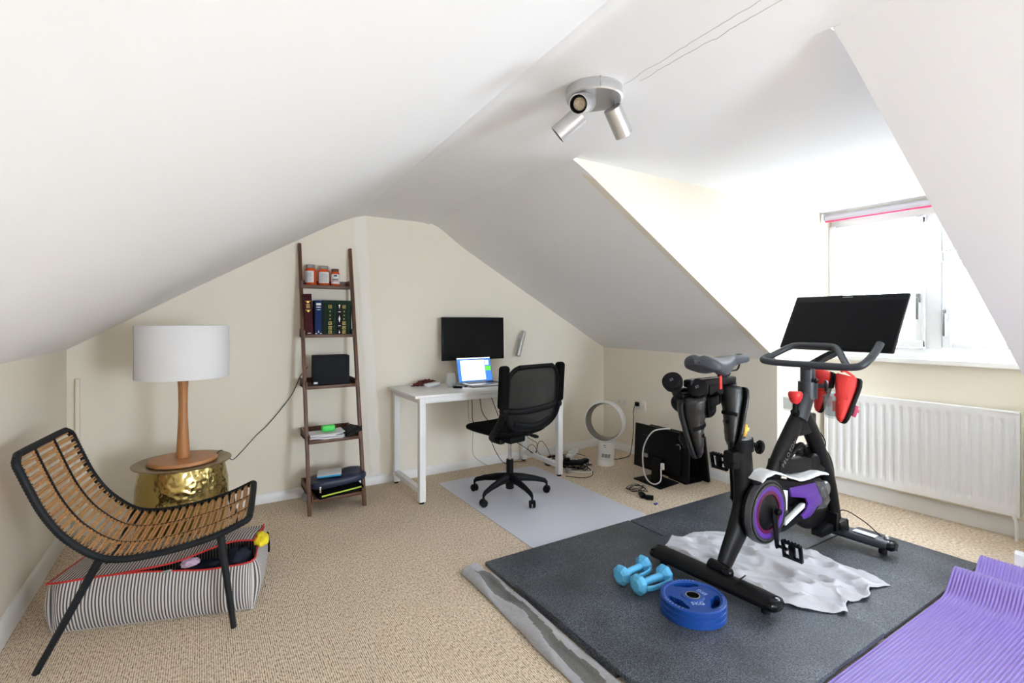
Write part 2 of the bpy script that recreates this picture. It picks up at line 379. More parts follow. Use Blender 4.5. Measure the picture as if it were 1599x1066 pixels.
b.poly3([NP, (N1[0], N1[1], .99), (N1[0], N1[1], 0), (N2[0], N2[1], 0), (N2[0], N2[1], FC+.02)], (0, -.05, 0)); struct(b, 'wall_dormer_near', 'cream_wall', local=True)
# outer dormer wall with the window opening
def dx(y): return 4.07+(1.99-y)*.049
WZ0, WZ1, WY0, WY1 = 1.02, 2.06, .80, 1.985
b = MB()
b.poly3([(dx(2.06), 2.06, 0), (dx(.7), .7, 0), (dx(.7), .7, WZ0), (dx(2.06), 2.06, WZ0)], (.12, 0, 0))
b.poly3([(dx(2.06), 2.06, WZ1), (dx(.7), .7, WZ1), (dx(.7), .7, 2.2), (dx(2.06), 2.06, 2.2)], (.12, 0, 0))
b.poly3([(dx(2.06), 2.06, WZ0), (dx(WY1), WY1, WZ0), (dx(WY1), WY1, WZ1), (dx(2.06), 2.06, WZ1)], (.12, 0, 0))
b.poly3([(dx(WY0), WY0, WZ0), (dx(.7), .7, WZ0), (dx(.7), .7, WZ1), (dx(WY0), WY0, WZ1)], (.12, 0, 0))
struct(b, 'wall_window', 'cream_wall', local=True)

# ceilings: left slope, flat, right slope with soft plaster creases
def wob(x, y, a=.004): return a*noise.noise(Vector((x*1.7, y*1.1, 3.1)))
def lslope(t, s):
    y = REAR-.05+(GY+.07-REAR)*s
    xr = .80+(1.005-.80)*max(0, min(1, (y+.5)/4.4))        # ridge crease drifts
    x = (LX-.012)+(xr-(LX-.012))*t
    z = 1.112+(FC-1.112)*t
    d = 1-t
    z -= .018*math.exp(-(d/.05)**2)                       # softened crease under the flat
    z += .012*sin(pi*t)
    return Vector((x, y, z+wob(x, y, .008)*min(1, 4*t*d)))
b = MB(); b.grid(lslope, 40, 40, thick=.1, tdir=(-.5, 0, .86)); struct(b, 'ceiling_left', 'white_wall', local=True)
def flat(t, s):
    y = REAR-.05+(GY+.07-REAR)*s
    xl = .80+.205*max(0, min(1, (y+.5)/4.4)); xr = 1.47+.10*(y-.5)/1.5*.6 if y < 2 else 1.584+.03*(y-1.965)/1.94
    if y < 2: xr = 1.485+(.079 if y > .705 else .0269)*(y-.705)
    x = xl+(xr+.0-xl)*t
    z = FC-.018*math.exp(-((x-xl)/.05)**2)-.012*math.exp(-((xr-x)/.04)**2)*(1 if (y > 1.965 or y < .705) else 0)
    return Vector((x, y, z))
b = MB(); b.grid(flat, 30, 60, thick=.1, tdir=(0, 0, 1))
b.poly3([(1.44, .72, FC+.001), (4.2, .72, FC+.001), (4.2, 2.01, FC+.001), (1.56, 2.0, FC+.001)], (0, 0, .1))
# hairline cracks in the filler beside the light
def crack(x0, y0, x1, y1, sd):
    n = 40; pts = []
    for i in range(n):
        t = i/(n-1); o = .010*noise.noise(Vector((t*9, sd, 0)))+.004*noise.noise(Vector((t*40, sd, 4)))
        pts.append((x0+(x1-x0)*t+o, y0+(y1-y0)*t+o*.4, FC-.0002))
    b.tube(pts, .0007, 5, mi=1)
crack(1.245, 1.27, 1.21, .60, 1); crack(1.275, 1.22, 1.262, .60, 5)
M['crack'] = mat('hairline_crack', (.5, .5, .5), .9)
struct(b, 'ceiling', ['white_wall', 'crack'], local=True)
def rs_far(t, s):
    # t down the slope, s from cheek to gable
    x = 1.584+(3.55-1.584)*t; y0 = 1.965+(2.06-1.965)*t; x2 = 1.60+(3.58-1.60)*t
    y = y0+(GY+.05-y0)*s; X = x+(x2-x)*s
    z = FC-(FC-1.0)*t; z -= .012*math.exp(-(t/.03)**2); z += .03*s*math.exp(-((t-.05)/.08)**2)
    return Vector((X, y, z))
b = MB(); b.grid(rs_far, 40, 24, thick=.1, tdir=(.45, 0, .87)); struct(b, 'ceiling_right', 'white_wall', local=True)
def rs_near(t, y, edge=False):
    y0 = .705+(.79-.705)*t
    if edge: y = y0
    k = (y0-y)/(y0-REAR+.05); x = 1.485+(3.62-1.485)*t; x2 = 1.40+(3.62-1.40)*t
    return Vector((x+(x2-x)*k, y, FC-.012*math.exp(-(t/.03)**2)-(FC-.985)*t))
b = MB(); b.grid(lambda u, v: rs_near(u, .705+.085*u+(REAR-.05-.705-.085*u)*v), 30, 24, thick=.1, tdir=(.45, 0, .87))
struct(b, 'ceiling_right_near', 'white_wall', local=True)

# skirting boards
def skirt(name, p0, p1, inw, h, t=.014):
    d = (Vector(p1)-Vector(p0)); ln = d.length; d.normalize(); n = Vector(inw)
    b = MB(); prof = [(0, 0), (t, 0), (t, h*.8), (t*.55, h*.93), (t*.3, h), (0, h)]
    A = [Vector((p0[0], p0[1], 0))+n*q[0]+Vector((0, 0, q[1])) for q in prof]
    b.poly3(A, Vector((d.x, d.y, 0))*ln); struct(b, name, 'trim', local=True)
skirt('baseboard_back', (LX, GY+.012, 0), (RX, GY+.012, 0), (0, -1, 0), .072)
skirt('baseboard_left', (LX-.01, REAR, 0), (LX-.01, GY, 0), (1, 0, 0), .10, .018)
skirt('baseboard_right', (RX, GY, 0), (C1[0], C1[1]-.01, 0), (-1, 0, 0), .072)
skirt('baseboard_dormer_far', (3.54, 2.06, 0), (4.07, 1.99, 0), (0, -1, 0), .072)
skirt('baseboard_window', (dx(1.99), 1.99, 0), (dx(.77), .77, 0), (-1, 0, 0), .10, .018)
skirt('baseboard_right_near', (3.62, .826, 0), (3.62, REAR, 0), (-1, 0, 0), .085, .02)
# boxed conduit in the left corner
b = MB(); b.box((-.628, 3.893, .47), (.022, .03, .94), bev=.006); struct(b, 'trim_1', 'cream_wall', local=True)

# the window
b = MB()
def wf(y0, y1, z0, z1, x=0.0, t=.05):
    yc = (y0+y1)/2; b.box((dx(yc)+.075+x, yc, (z0+z1)/2), (t, abs(y1-y0), z1-z0), bev=.006)
wf(WY0, WY1, WZ0+.0, 1.10); wf(WY0, WY1, 2.0, WZ1); wf(1.93, WY1, 1.09, 2.01); wf(WY0, .85, 1.09, 2.01); wf(1.30, 1.39, 1.09, 2.01, 0, .054)
wf(.85, 1.30, 1.68, 1.74)
fr = struct(b, 'window_1', 'upvc')
def sash(y0, y1, z0, z1, hy, hz):
    global b
    b = MB(); t = .045
    wf(y0, y1, z0, z0+t, -.012); wf(y0, y1, z1-t, z1, -.012); wf(y0, y0+t, z0, z1, -.0125); wf(y1-t, y1, z0, z1, -.0125)
    o = b.done('window_sash', 'upvc', fr)
    g = MB(); yc = (y0+y1)/2; g.box((dx(yc)+.08, yc, (z0+z1)/2), (.006, y1-y0-2*t+.01, z1-z0-2*t+.01)); g.done('window_glass', 'pane', o)
    if hy:
        h = MB(); X = dx(hy)+.025
        h.box((X, hy, hz), (.022, .024, .06), bev=.005); h.box((X-.018, hy+.0, hz-.07), (.016, .018, .15), bev=.006); h.done('window_handle', 'grey_metal', o)
sash(1.395, 1.925, 1.105, 1.995, 1.418, 1.44)
sash(.855, 1.295, 1.105, 1.675, 1.275, 1.33)
sash(.855, 1.295, 1.745, 1.995, 0, 0)
b = MB(); b.poly3([(dx(1.99)-.045, 1.99, 1.0), (dx(.78)-.045, .78, 1.0), (dx(.78)+.07, .78, 1.0), (dx(1.99)+.07, 1.99, 1.0)], (0, 0, .028)); struct(b, 'trim_2', 'trim')
b = MB()
for c, d in (((1.9, REAR-.03, .56), (1.0, .05, .06)), ((1.9, REAR-.03, 1.50), (1.0, .05, .06)), ((1.43, REAR-.03, 1.03), (.06, .05, 1.0)), ((2.37, REAR-.03, 1.03), (.06, .05, 1.0))): b.box(c, d, bev=.006)
w2 = struct(b, 'added_rear_window', 'metal_white')  # invented window out of view, built to frame the added fill lamp
b = MB(); b.box((1.9, REAR-.03, 1.03), (.9, .006, .9)); b.done('window_glass', 'pane', w2)

# roller blind, rolled right up
t = thing('roller_blind', 'roller blind rolled up above the window, pale roll with a dark pink hem', 'blind', (4.03, 1.4, 2.04))
b = MB(); b.tube([(dx(1.965)-.035, 1.965, 2.062), (dx(.80)-.035, .80, 2.062)], .026, 20); b.done('roll', 'blind', t)
b = MB(); b.tube([(dx(1.955)-.06, 1.955, 2.034), (dx(.80)-.06, .80, 2.034)], .0065, 8); lab(b.done('hem_bar', 'pink', t), 'dark pink hem bar')
b = MB(); b.box((dx(1.98)-.035, 1.975, 2.055), (.07, .012, .085), bev=.004); b.done('bracket', 'trim', t)

# radiator
t = thing('radiator', 'long white fluted panel radiator on the wall under the window', 'radiator', (4.0, 1.43, .12))
RY0, RY1, RZ0, RZ1 = .905, 1.955, .135, .75
def radf(u, v):
    y = RY0+(RY1-RY0)*u; z = RZ0+(RZ1-RZ0)*v
    ph = ((y-RY0)/.05) % 1; tr = max(0, min(1, (abs(ph-.5)-.18)/.12))
    e = min(1, max(0, (min(z-RZ0, RZ1-z)-.045)/.022)); e *= 1 if .02 < y-RY0 < (RY1-RY0)-.02 else 0
    return Vector((dx(y)-.075+.010*(1-tr)*e, y, z))
b = MB(); b.grid(radf, 253, 40, thick=.018, tdir=(1, 0, 0)); b.done('front_panel', 'metal_white', t, ang=60)
b = MB(); b.box((dx(1.43)-.035, 1.43, .745), (.045, 1.04, .012), bev=.003); b.box((dx(RY1)-.04, RY1-.004, .44), (.05, .008, .6)); b.box((dx(RY0)-.04, RY0+.004, .44), (.05, .008, .6))
for i in range(26): b.box((dx(1.43)-.0352, .93+i*.04, .752), (.03, .004, .003))
b.done('casing', 'metal_white', t)
b = MB(); b.tube([(4.03, .93, .16), (4.03, .915, .1), (4.03, .915, .0)], .008); b.done('pipe', 'metal_white', t); b = MB(); b.tube([(4.01, 1.93, .16), (4.01, 1.94, .1), (4.01, 1.94, 0)], .008); b.done('pipe', 'metal_white', t)
b = MB(); b.cyl((4.0, 1.94, .1), .016, .06, bev=.004); b.done('valve', 'white_plastic', t)

# ceiling spot cluster
cx, cy = 1.185, 1.352
t = thing('ceiling_light', 'round satin metal ceiling light with three cylindrical spot heads', 'ceiling light', (cx, cy, FC-.04))
b = MB(); b.lathe([(0, FC+.002), (.097, FC+.002), (.100, FC-.002), (.100, FC-.034), (.096, FC-.039), (0, FC-.039)], Matrix.Translation((cx, cy, 0)), 48)
b.box((cx-.050, cy-.088, FC-.017), (.004, .008, .034)); b.done('base_plate', 'lampalu', t)
def spot(top, piv, d):
    d = Vector(d).normalized(); top = Vector(top); piv = Vector(piv)
    b = MB(); b.tube([top, piv], .004, 8); b.tube([top+Vector((.009, 0, 0)), piv+Vector((.009, 0, 0))], .002, 6); b.done('bracket', 'grey_metal', t)
    b = MB(); o = piv-d*.012; L_ = .108; r = .033
    b.lathe([(0, 0), (r-.002, 0), (r, .002), (r, L_), (r-.003, L_), (r-.003, L_-.022), (0, L_-.022)], axis(o, d), 32)
    hd = b.done('spot_head', 'lampalu', t)
    b = MB(); b.lathe([(0, L_-.021), (r-.0035, L_-.021), (r-.004, L_-.003)], axis(o, d), 28); b.done('reflector', 'bezel', hd)
    b = MB(); b.lathe([(0, L_-.012), (.019, L_-.012), (.022, L_-.016)], axis(o, d), 28)
    for k in range(4):
        a = k*pi/2+.6; b.ball((.010*cos(a), .010*sin(a), L_-.012), (.0065, .0065, .002), m=axis(o, d), seg=10)
    b.done('lamp', 'ledlens', hd)
Z0 = FC-.036
spot((1.150, 1.330, Z0), (1.142, 1.345, 2.047), (-.76, -.48, -.42))
spot((1.160, 1.400, Z0), (1.152, 1.402, 2.020), (-.53, .566, -.62))
spot((1.268, 1.330, Z0), (1.262, 1.335, 2.040), (.66, .12, -.74))
# ================================================================ left side: chair, bag, stool, lamp
CY = R(-6.6); CO = (-.168, 2.723, 0)
t = thing('lounge_chair', 'bamboo rod lounge chair with black cord wrapped frame, standing by the left wall', 'chair', CO, CY)
PR = [(-.386, .785), (-.368, .735), (-.34, .66), (-.305, .575), (-.255, .488), (-.2, .425), (-.148, .382), (-.1, .36), (-.03, .35), (.07, .354), (.175, .369), (.265, .391), (.34, .420), (.372, .435)]
PS = smooth_path([(u, 0, z) for u, z in PR], 6)
def atlen(path, n):
    L_ = [0]
    for a, c in zip(path, path[1:]): L_.append(L_[-1]+(c-a).length)
    out = []; j = 0
    for i in range(n):
        q = L_[-1]*i/(n-1)
        while j < len(L_)-2 and L_[j+1] < q: j += 1
        f = (q-L_[j])/max(1e-9, L_[j+1]-L_[j]); out.append(path[j].lerp(path[j+1], min(1, max(0, f))))
    return out
W2 = .275
def sag(wv): return -.012*(1-(wv/W2)**2)
# closed frame loop: near rail, front bar, far rail, top bar with rounded corners
near = [Vector((p.x, -W2, p.z)) for p in PS]; farr = [Vector((p.x, W2, p.z)) for p in reversed(PS)]
def cut(p): return p[4:-4]
loop = cut(near)+[Vector((.366, -W2+.004, .432)), Vector((.374, -W2+.03, .436))]+[Vector((.376, y, .434)) for y in (-.15, 0, .15)]+[Vector((.374, W2-.03, .436)), Vector((.366, W2-.004, .432))]+cut(farr)+[Vector((-.380, W2-.008, .768)), Vector((-.388, W2-.045, .786))]+[Vector((-.390, y, .786)) for y in (.15, 0, -.15)]+[Vector((-.388, -W2+.045, .786)), Vector((-.380, -W2+.008, .768))]
lp = []
for a, c in zip(loop, loop[1:]+loop[:1]):
    k = max(1, int((c-a).length/.0052))
    for i in range(k): lp.append(a.lerp(c, i/k))
b = MB(); b.tube(lp, .0125, 12, closed=True, wrap=.13); b.done('frame', 'cord', t, local=True, ang=80)
b = MB(); rods = atlen(PS, 66)
for i, p in enumerate(rods[1:-1]):
    q = rods[i+2]; tn = (q-rods[i]).normalized(); nn = Vector((-tn.z, 0, tn.x))
    secs = [(-.268, -.080), (-.105, .105), (.080, .268)]
    for k, (a, c) in enumerate(secs):
        off = .0 if (i+k) % 2 else .5
        pts = []
        for j in range(4):
            y = a+(c-a)*j/3; pts.append(p+tn*(.0055*(1 if (i+k) % 2 else -1)*.5)+nn*(sag(y)+.003)+Vector((0, y+random.uniform(-.002, .002), 0)))
        b.tube(pts, random.uniform(.0046, .0056), 6)
b.done('seat_slats', 'bamboo', t, local=True)
b = MB()
for y in (-.262, -.0925, .0925, .262):
    pts = atlen([p+Vector((0, y, sag(y)+.003)) for p in PS], 260)
    b.tube(pts, .0048 if abs(y) < .2 else .0055, 6, wrap=.5)
for i in range(1, 65):
    for s_ in (-1, 1):
        p = rods[i]; b.tube([p+Vector((0, s_*.240, .006)), p+Vector((0, s_*.262, .009)), p+Vector((0, s_*.279, .004))], .0026, 5)
b.tube([Vector((-.115, y, .357+sag(y)-.008)) for y in (-.27, -.14, 0, .14, .27)], .006, 8)
b.done('cord_binding', 'cord', t, local=True)
def wleg(top, foot):
    b = MB(); pts = []
    T, F_ = Vector(top), Vector(foot); n = 90
    for i in range(n): pts.append(T.lerp(F_, i/(n-1)))
    rr = [.0145-.004*i/(n-1) for i in range(n)]; b.tube(pts, rr, 10, wrap=.12); b.done('leg', 'cord', t, local=True, ang=80)
IM = WM[t.name_full].inverted()
fb = IM @ Vector((-.513, 2.45, 0)); ff = IM @ Vector((.114, 2.390, 0))
wleg((-.135, -W2+.006, .366), fb); wleg((.268, -W2+.006, .380), ff)
wleg((-.135, W2-.006, .366), (fb.x+.03, -fb.y+.02, 0)); wleg((.268, W2-.006, .380), (ff.x, -ff.y-.01, 0))

# striped storage bag under the chair
A0 = Vector((-.555, 2.722, 0)); A1 = Vector((.215, 2.470, 0)); A2 = Vector((.285, 2.80, 0)); A3 = Vector((-.44, 3.03, 0))
def bagp(s, wq):   # s along length, wq across
    return A0.lerp(A1, s).lerp(A3.lerp(A2, s), wq)
def perim(a):      # a 0..1 round the rectangle with round corners
    c = [(0, 0), (1, 0), (1, 1), (0, 1)]; ls = [.81, .34, .76, .33]; tot = sum(ls); q = a*tot; k = 0
    while q > ls[k] and k < 3: q -= ls[k]; k += 1
    f = min(1, q/ls[k]); p, n_ = c[k], c[(k+1) % 4]
    return (p[0]+(n_[0]-p[0])*f, p[1]+(n_[1]-p[1])*f), k, f
def rimz(s, wq):
    z = .205+.045*s
    d = (s-.78)/.26; open_ = math.exp(-d*d)*(1-min(1, wq*1.7))*1.0; e = math.exp(-((s-1)/.12)**2)*(1-min(1, wq*1.2))
    return z-.040*open_-.014*e
def rimp(a, inset=0):
    (s, wq), k, f = perim(a); s2 = min(max(s, .02), .98); w2 = min(max(wq, .03), .97); p = bagp(s2, w2); return s, wq, p
def side(a, v):
    s, wq, p = rimp(a); cen = bagp(.5, .5); o = (p-cen); o.z = 0; o.normalize()
    h = rimz(s, wq); z = h*v; bul = .022*sin(pi*min(1, v*1.0))**.7 - .012*(1-v)**4
    nzv = .007*noise.noise(Vector((s*7+wq*3, v*2.5, 1)))
    k = perim(a)[1]; nrm = [Vector((-.31, -.95, 0)), Vector((.95, -.2, 0)), Vector((.3, .95, 0)), Vector((-.95, .3, 0))][k]
    f = perim(a)[2]; cor = 1-math.exp(-(min(f, 1-f)/.05)**2)
    return p+nrm*(bul+nzv)*cor-o*.018*(1-cor)+Vector((0, 0, z))
t = thing('storage_bag', 'black and white ticking striped storage bag with red piping, unzipped, under the lounge chair', 'bag', (-.12, 2.75, 0))
b = MB(); b.grid(side, 160, 14, cu=True, uvs=lambda u, v: (u*2.24, v*.25)); 
b.grid(lambda u, v: bagp(.03+.94*u, .04+.92*v)+Vector((0, 0, .004)), 4, 4)
b.done('body', 'ticking', t, ang=80)
def lidp(s, wq):
    p = bagp(.02+.955*s, .02+.96*wq); lift = math.exp(-((s-.90)/.24)**2)*max(0, 1-wq*1.15)
    z = rimz(s, 1 if s > .3 else wq)+.006+.050*sin(pi*min(1, max(0, wq)))*sin(pi*min(1, s))**.6*(.35+.25*s)
    z += .036*lift; p = p+Vector((.0, .075*lift*s, 0)); 
    z += .006*noise.noise(Vector((s*5, wq*4, 8)))
    if s < .45: z = z*1
    p.z = z; return p
b = MB(); b.grid(lidp, 90, 26, thick=.003, tdir=(0, 0, -1), uvs=lambda u, v: (u*.78, v)); b.done('lid', 'ticking', t, ang=80)
b = MB(); e_ = [lidp(i/60, 0) for i in range(61)]+[lidp(1, j/14) for j in range(1, 15)]; b.tube([p+Vector((0, 0, .001)) for p in e_], .0038, 8)
e2 = [side(i/220, 1.0)+Vector((0, 0, .002)) for i in range(0, 112)]; b.tube(e2, .0036, 8)
e3 = [lidp(0, j/14) for j in range(0, 15)]; b.tube(e3, .0036, 8); b.done('piping', 'redpipe', t)
b = MB(); q = side(.20, 1.0); b.box((q.x, q.y-.006, q.z+.004), (.034, .007, .010), bev=.002); b.done('zip_pull', 'grey_metal', t)
b = MB(); p = [side(.50, v) for v in (.9, .8, .6, .5)]; b.tube([x+Vector((.006, 0, 0)) for x in p], .005, 6); b.done('strap', 'black', t)
def lump(name, c, r, mt, label, cat, sd):
    b = MB(); q = bmesh.ops.create_icosphere(b.b, subdivisions=4, radius=1)
    for v in q['verts']:
        n_ = v.co.normalized(); k = 1+.28*noise.noise(n_*1.7+Vector((sd, 0, 0)))+.14*noise.noise(n_*4+Vector((0, sd, 0)))
        v.co = Vector((n_.x*r[0]*k+c[0], n_.y*r[1]*k+c[1], n_.z*r[2]*k+c[2]))
    for f in b.b.faces: f.smooth = True
    return tag(b.done(name, mt), label, cat, None)
pq = bagp(.70, .22); lump('folded_jacket', (pq.x, pq.y+.02, .160), (.13, .045, .050), 'navy', 'crumpled navy jacket showing in the open mouth of the striped bag', 'clothing', 2)
pq = bagp(.92, .33); lump('navy_trousers', (pq.x-.03, pq.y+.005, .185), (.055, .070, .060), 'navy', 'dark navy clothes bunched in the right corner of the striped bag', 'clothing', 5)
pq = bagp(.66, .06); lump('rolled_sock', (pq.x, pq.y+.012, .232), (.036, .022, .020), 'lilac', 'pale lilac rolled sock on the navy clothes in the bag', 'clothing', 9)
pq = bagp(.975, .42); lump('yellow_cloth', (pq.x+.012, pq.y, .258), (.030, .05, .028), 'yellow', 'bright yellow cloth poking out at the right corner of the striped bag', 'clothing', 4)

# hammered brass drum stool and the table lamp on it
PX, PY = -.087, 3.293
t = thing('drum_table', 'hammered brass drum side table with a flat rim, behind the lounge chair', 'side table', (PX, PY, 0))
b = MB(); b.lathe([(0, .004), (.165, .004), (.175, .02), (.20, .10), (.214, .20), (.219, .30), (.216, .40), (.205, .46), (.193, .505), (0, .505)], Matrix.Translation((PX, PY, 0)), 64)
b.done('body', 'brass', t, ang=60)
b = MB(); b.lathe([(0, .500), (.225, .506), (.232, .510), (.233, .514), (.229, .516), (.19, .512), (0, .512)], Matrix.Translation((PX, PY, 0)), 64); lab(b.done('rim', 'brass_top', t), 'flat dull brass top')
LX_, LY_ = -.087, 3.275
t = thing('table_lamp', 'turned wood table lamp with a white drum shade, standing on the brass drum table', 'lamp', (LX_, LY_, .513))
T_ = Matrix.Translation((LX_, LY_, .513))
b = MB(); b.lathe([(0, 0), (.155, 0), (.163, .006), (.163, .014), (.157, .022), (.03, .024), (0, .024)], T_, 56); b.done('base', 'wood_mid', t)
b = MB(); b.lathe([(.031, .022), (.0325, .04), (.028, .12), (.023, .24), (.0215, .32), (.023, .40), (.0285, .478), (.029, .485), (0, .486)], T_, 32); b.done('stem', 'wood_mid', t, ang=60)
b = MB(); r_ = .220; z0, z1 = .463, .746
b.lathe([(r_-.004, z0), (r_, z0), (r_, z1), (r_-.004, z1), (r_-.004, z0)], T_, 72); b.done('lamp_shade', 'shade', t)
b = MB(); a = math.atan2(-.849*.0-.35, -.93); 
aa = math.atan2(-.275, -.96); b.box((LX_+(r_+.0005)*cos(aa), LY_+(r_+.0005)*sin(aa), .513+(z0+z1)/2), (.0015, .003, z1-z0)); lab(b.done('shade_seam', 'cardgrey', t), 'dark seam of the shade')
b = MB()
for k in range(3): a = k*2*pi/3+.4; b.tube([(LX_, LY_, .513+.69), (LX_+r_*.99*cos(a), LY_+r_*.99*sin(a), .513+.69)], .002, 6)
b.cyl((LX_, LY_, .513+.485), .016, .07, bev=.003); b.lathe([(.012, .555), (.03, .60), (.033, .625), (.024, .65), (0, .66)], T_, 20); b.done('bulb_holder', 'white_plastic', t)
b = MB(); b.tube(smooth_path([(LX_+.15, LY_+.02, .517), (.10, 3.42, .519), (.145, 3.47, .45), (.19, 3.70, .40), (.321, 3.885, .488), (.40, 3.893, .56), (.526, 3.893, .716), (.575, 3.893, .80), (.603, 3.893, .872), (.635, 3.893, .92), (.66, 3.893, .95)], 5), .0028, 6); lab(b.done('power_cord', 'black', t), 'thin black power cord running up the wall')

# ================================================================ ladder shelf and what stands on it
def ly(z): return 3.49+.2217*z
t = thing('ladder_shelf', 'leaning dark walnut ladder shelf with five trays, against the back wall', 'shelf', (.775, 3.69, 0))
def rail(xb, xt, zt):
    b = MB(); k = Vector((xt-xb, ly(zt)-ly(0), zt)).normalized(); m_ = frame((xb, ly(0), 0), (1, 0, 0), k)
    ln = Vector((xt-xb, ly(zt)-ly(0), zt)).length; b.box((0, .0, ln/2), (.022, .036, ln), m=m_, bev=.003); b.done('side_rail', 'wood_dark', t)
rail(.603, .583, 1.846); rail(.962, .957, 1.835)
SZ = [1.538, 1.182, .828, .468, .098]
def sxl(z): return .603-.020*z/1.846+.012
def sxr(z): return .962-.005*z/1.84-.012
for z in SZ:
    xa, xb_ = sxl(z), sxr(z); y0 = ly(z)-.03; y1 = min(GY-.004, max(y0+.11, GY-.006)); yc = (y0+y1)/2
    b = MB(); b.box(((xa+xb_)/2, yc, z-.004), (xb_-xa, y1-y0, .022), bev=.002)
    s_ = b.done('tray', 'wood_dark', t)
    for xx in (xa+.005, xb_-.005):
        b = MB(); b.prism([(y0-.004, z-.014), (y1, z-.014), (y1, z+.045), (y0+.03, z+.045), (y0-.004, z+.035)], .010, Matrix(((0, 0, 1, xx), (1, 0, 0, 0), (0, 1, 0, 0), (0, 0, 0, 1))), bev=.0015); b.done('tray_side', 'wood_dark', s_)
    b = MB(); b.box(((xa+xb_)/2, y1-.004, z+.02), (xb_-xa-.02, .007, .045)); b.done('tray_back', 'wood_dark', s_)
b = MB(); b.box((.76, ly(1.182)+.03, 1.182-.0078), (.085, .05, .0012)); lab(b.done('sticker', 'label', t), 'white sticker under the second tray')

ST = [z+.007 for z in SZ]
def bottle(x, y, z, r, h, name, label, cap, lab_ang, big):
    t = thing(name, label, 'bottle', (x, y, z), 0, None); T_ = Matrix.Translation((x, y, z))
    b = MB(); b.lathe([(0, 0), (r-.003, 0), (r, .004), (r, h*.68), (r*.93, h*.76), (r*.72, h*.82), (r*.70, h*.84), (0, h*.84)], T_, 32); b.done('body', 'orange', t, ang=50)
    b = MB(); b.lathe([(r*.78, h*.83), (r*.80, h*.84), (r*.80, h*.98), (r*.74, h), (0, h)], T_, 32); b.done('cap', cap, t)
    b = MB(); b.lathe([(r+.0008, h*.12), (r+.0008, h*.68)], T_, 32, a0=lab_ang[0], a1=lab_ang[1]); l_ = b.done('paper_label', 'label', t, normals=False)
    b = MB()
    ac = (lab_ang[0]+lab_ang[1])/2
    def arc(z_, wd, th, mi=0, o=0):
        b.lathe([(r+.0013, h*z_), (r+.0013, h*(z_+th))], T_, 8, a0=ac-wd+o, a1=ac+wd+o, mi=mi)
    if big:
        for k in range(8): arc(.18+.055*k, .5+.12*(k % 3), .012)
    else:
        arc(.54, .34, .09); arc(.55, .26, .05, 1); arc(.34, .62, .045); arc(.40, .70, .02); arc(.27, .7, .03, 2)
    b.done('label_print', ['ink', 'bookblue', 'redpipe'], l_, normals=False); return t
yb = ly(SZ[0])+.035
va = math.atan2(-3.8, -.7)   # towards the room
bottle(.675, yb, ST[0], .040, .150, 'supplement_bottle', 'orange supplement bottle with grey cap, leftmost of three on the top tray', 'cardgrey', (va-1.5, va+.55), True)
bottle(.766, yb, ST[0], .040, .146, 'supplement_bottle', 'orange supplement bottle with full white label, middle of three on the top tray', 'cardgrey', (va-1.0, va+1.1), True)
bottle(.848, yb, ST[0], .032, .128, 'supplement_bottle', 'smallest orange bottle with blue printed logo, right of three on the top tray', 'wood_dark', (va-1.2, va+1.2), False)
# books
def book(x0, x1, y0, h, d, cover, name, label, group=None, prints=None, z=None, tilt=0):
    z = ST[1]+.0005 if z is None else z; T_ = Matrix.Translation((x0, y0, z)) @ Matrix.Rotation(tilt, 4, 'Y')
    w_ = x1-x0; t = thing(name, label, 'book', (x0+w_/2, y0+d/2, z), 0, group)
    b = MB(); n = 7   # rounded spine + two boards
    sp = [(w_*k/(n-1), -.004*sin(pi*k/(n-1))) for k in range(n)]
    b.prism(sp+[(w_, d), (w_-.003, d), (w_-.003, .004), (.003, .004), (.003, d), (0, d)], h, T_ @ Matrix.Translation((0, 0, h/2)), sm=False); b.done('cover', cover, t)
    b = MB(); b.box((w_/2, d/2+.001, h/2), (w_-.0062, d-.008, h-.008), T_); b.done('pages', 'paper', t)
    if prints:
        b = MB(); prints(b, w_, h, T_); b.done('spine_print', ['gold', 'label', 'bookblack'], t)
    return t
yk = ly(SZ[1])-.008
def pr_maroon(b, w_, h, T_):
    c = w_/2; Y = -.0046
    for zz in (.80, .58):
        b.prism([(c-.010, h*zz), (c, h*(zz+.035)), (c+.010, h*zz), (c, h*(zz-.035))], .0012, T_ @ Matrix(((1, 0, 0, 0), (0, 0, 1, Y), (0, 1, 0, 0), (0, 0, 0, 1))))
        for q in (-1, 1):
            b.tube([Vector((c+q*.004, Y, h*zz)), Vector((c+q*.016, Y, h*zz+.010)), Vector((c+q*.017, Y+.002, h*zz+.002))], .0012, 5, m=T_)
    for zz in (.735, .70, .665): b.box((c, Y, h*zz), (w_*.45, .001, .0035), T_)
    b.box((c, Y, .008), (w_*.4, .001, .006), T_, mi=1)
def pr_blue(b, w_, h, T_):
    c = w_/2; Y = -.0046
    b.box((c, Y, h*.885), (w_*.66, .001, .016), T_, mi=1); b.box((c, Y, h*.80), (w_*.62, .001, .006), T_, mi=1); b.box((c, Y, h*.725), (w_*.5, .001, .004), T_, mi=1)
    b.prism([(c-.004, h*.05), (c+.004, h*.05), (c, h*.13)], .001, T_ @ Matrix(((1, 0, 0, 0), (0, 0, 1, Y), (0, 1, 0, 0), (0, 0, 0, 1))), mi=1); b.box((c, Y+.002, .006), (w_*.9, .001, .006), T_, mi=1)
def pr_frames(b, w_, h, T_):
    c = w_/2; Y = -.0043; s_ = w_*.32
    for zz in (.91, .36, .20, .06):
        for q in ((0, s_), (0, -s_)): b.box((c, Y, h*zz+q[1]), (2*s_, .001, .0016), T_); b.box((c+q[1], Y, h*zz), (.0016, .001, 2*s_), T_)
        b.box((c, Y, h*zz), (s_*.6, .001, s_*.6), T_)
    for zz in (.75, .62, .5): b.box((c, Y, h*zz), (s_*.7, .001, .004), T_)
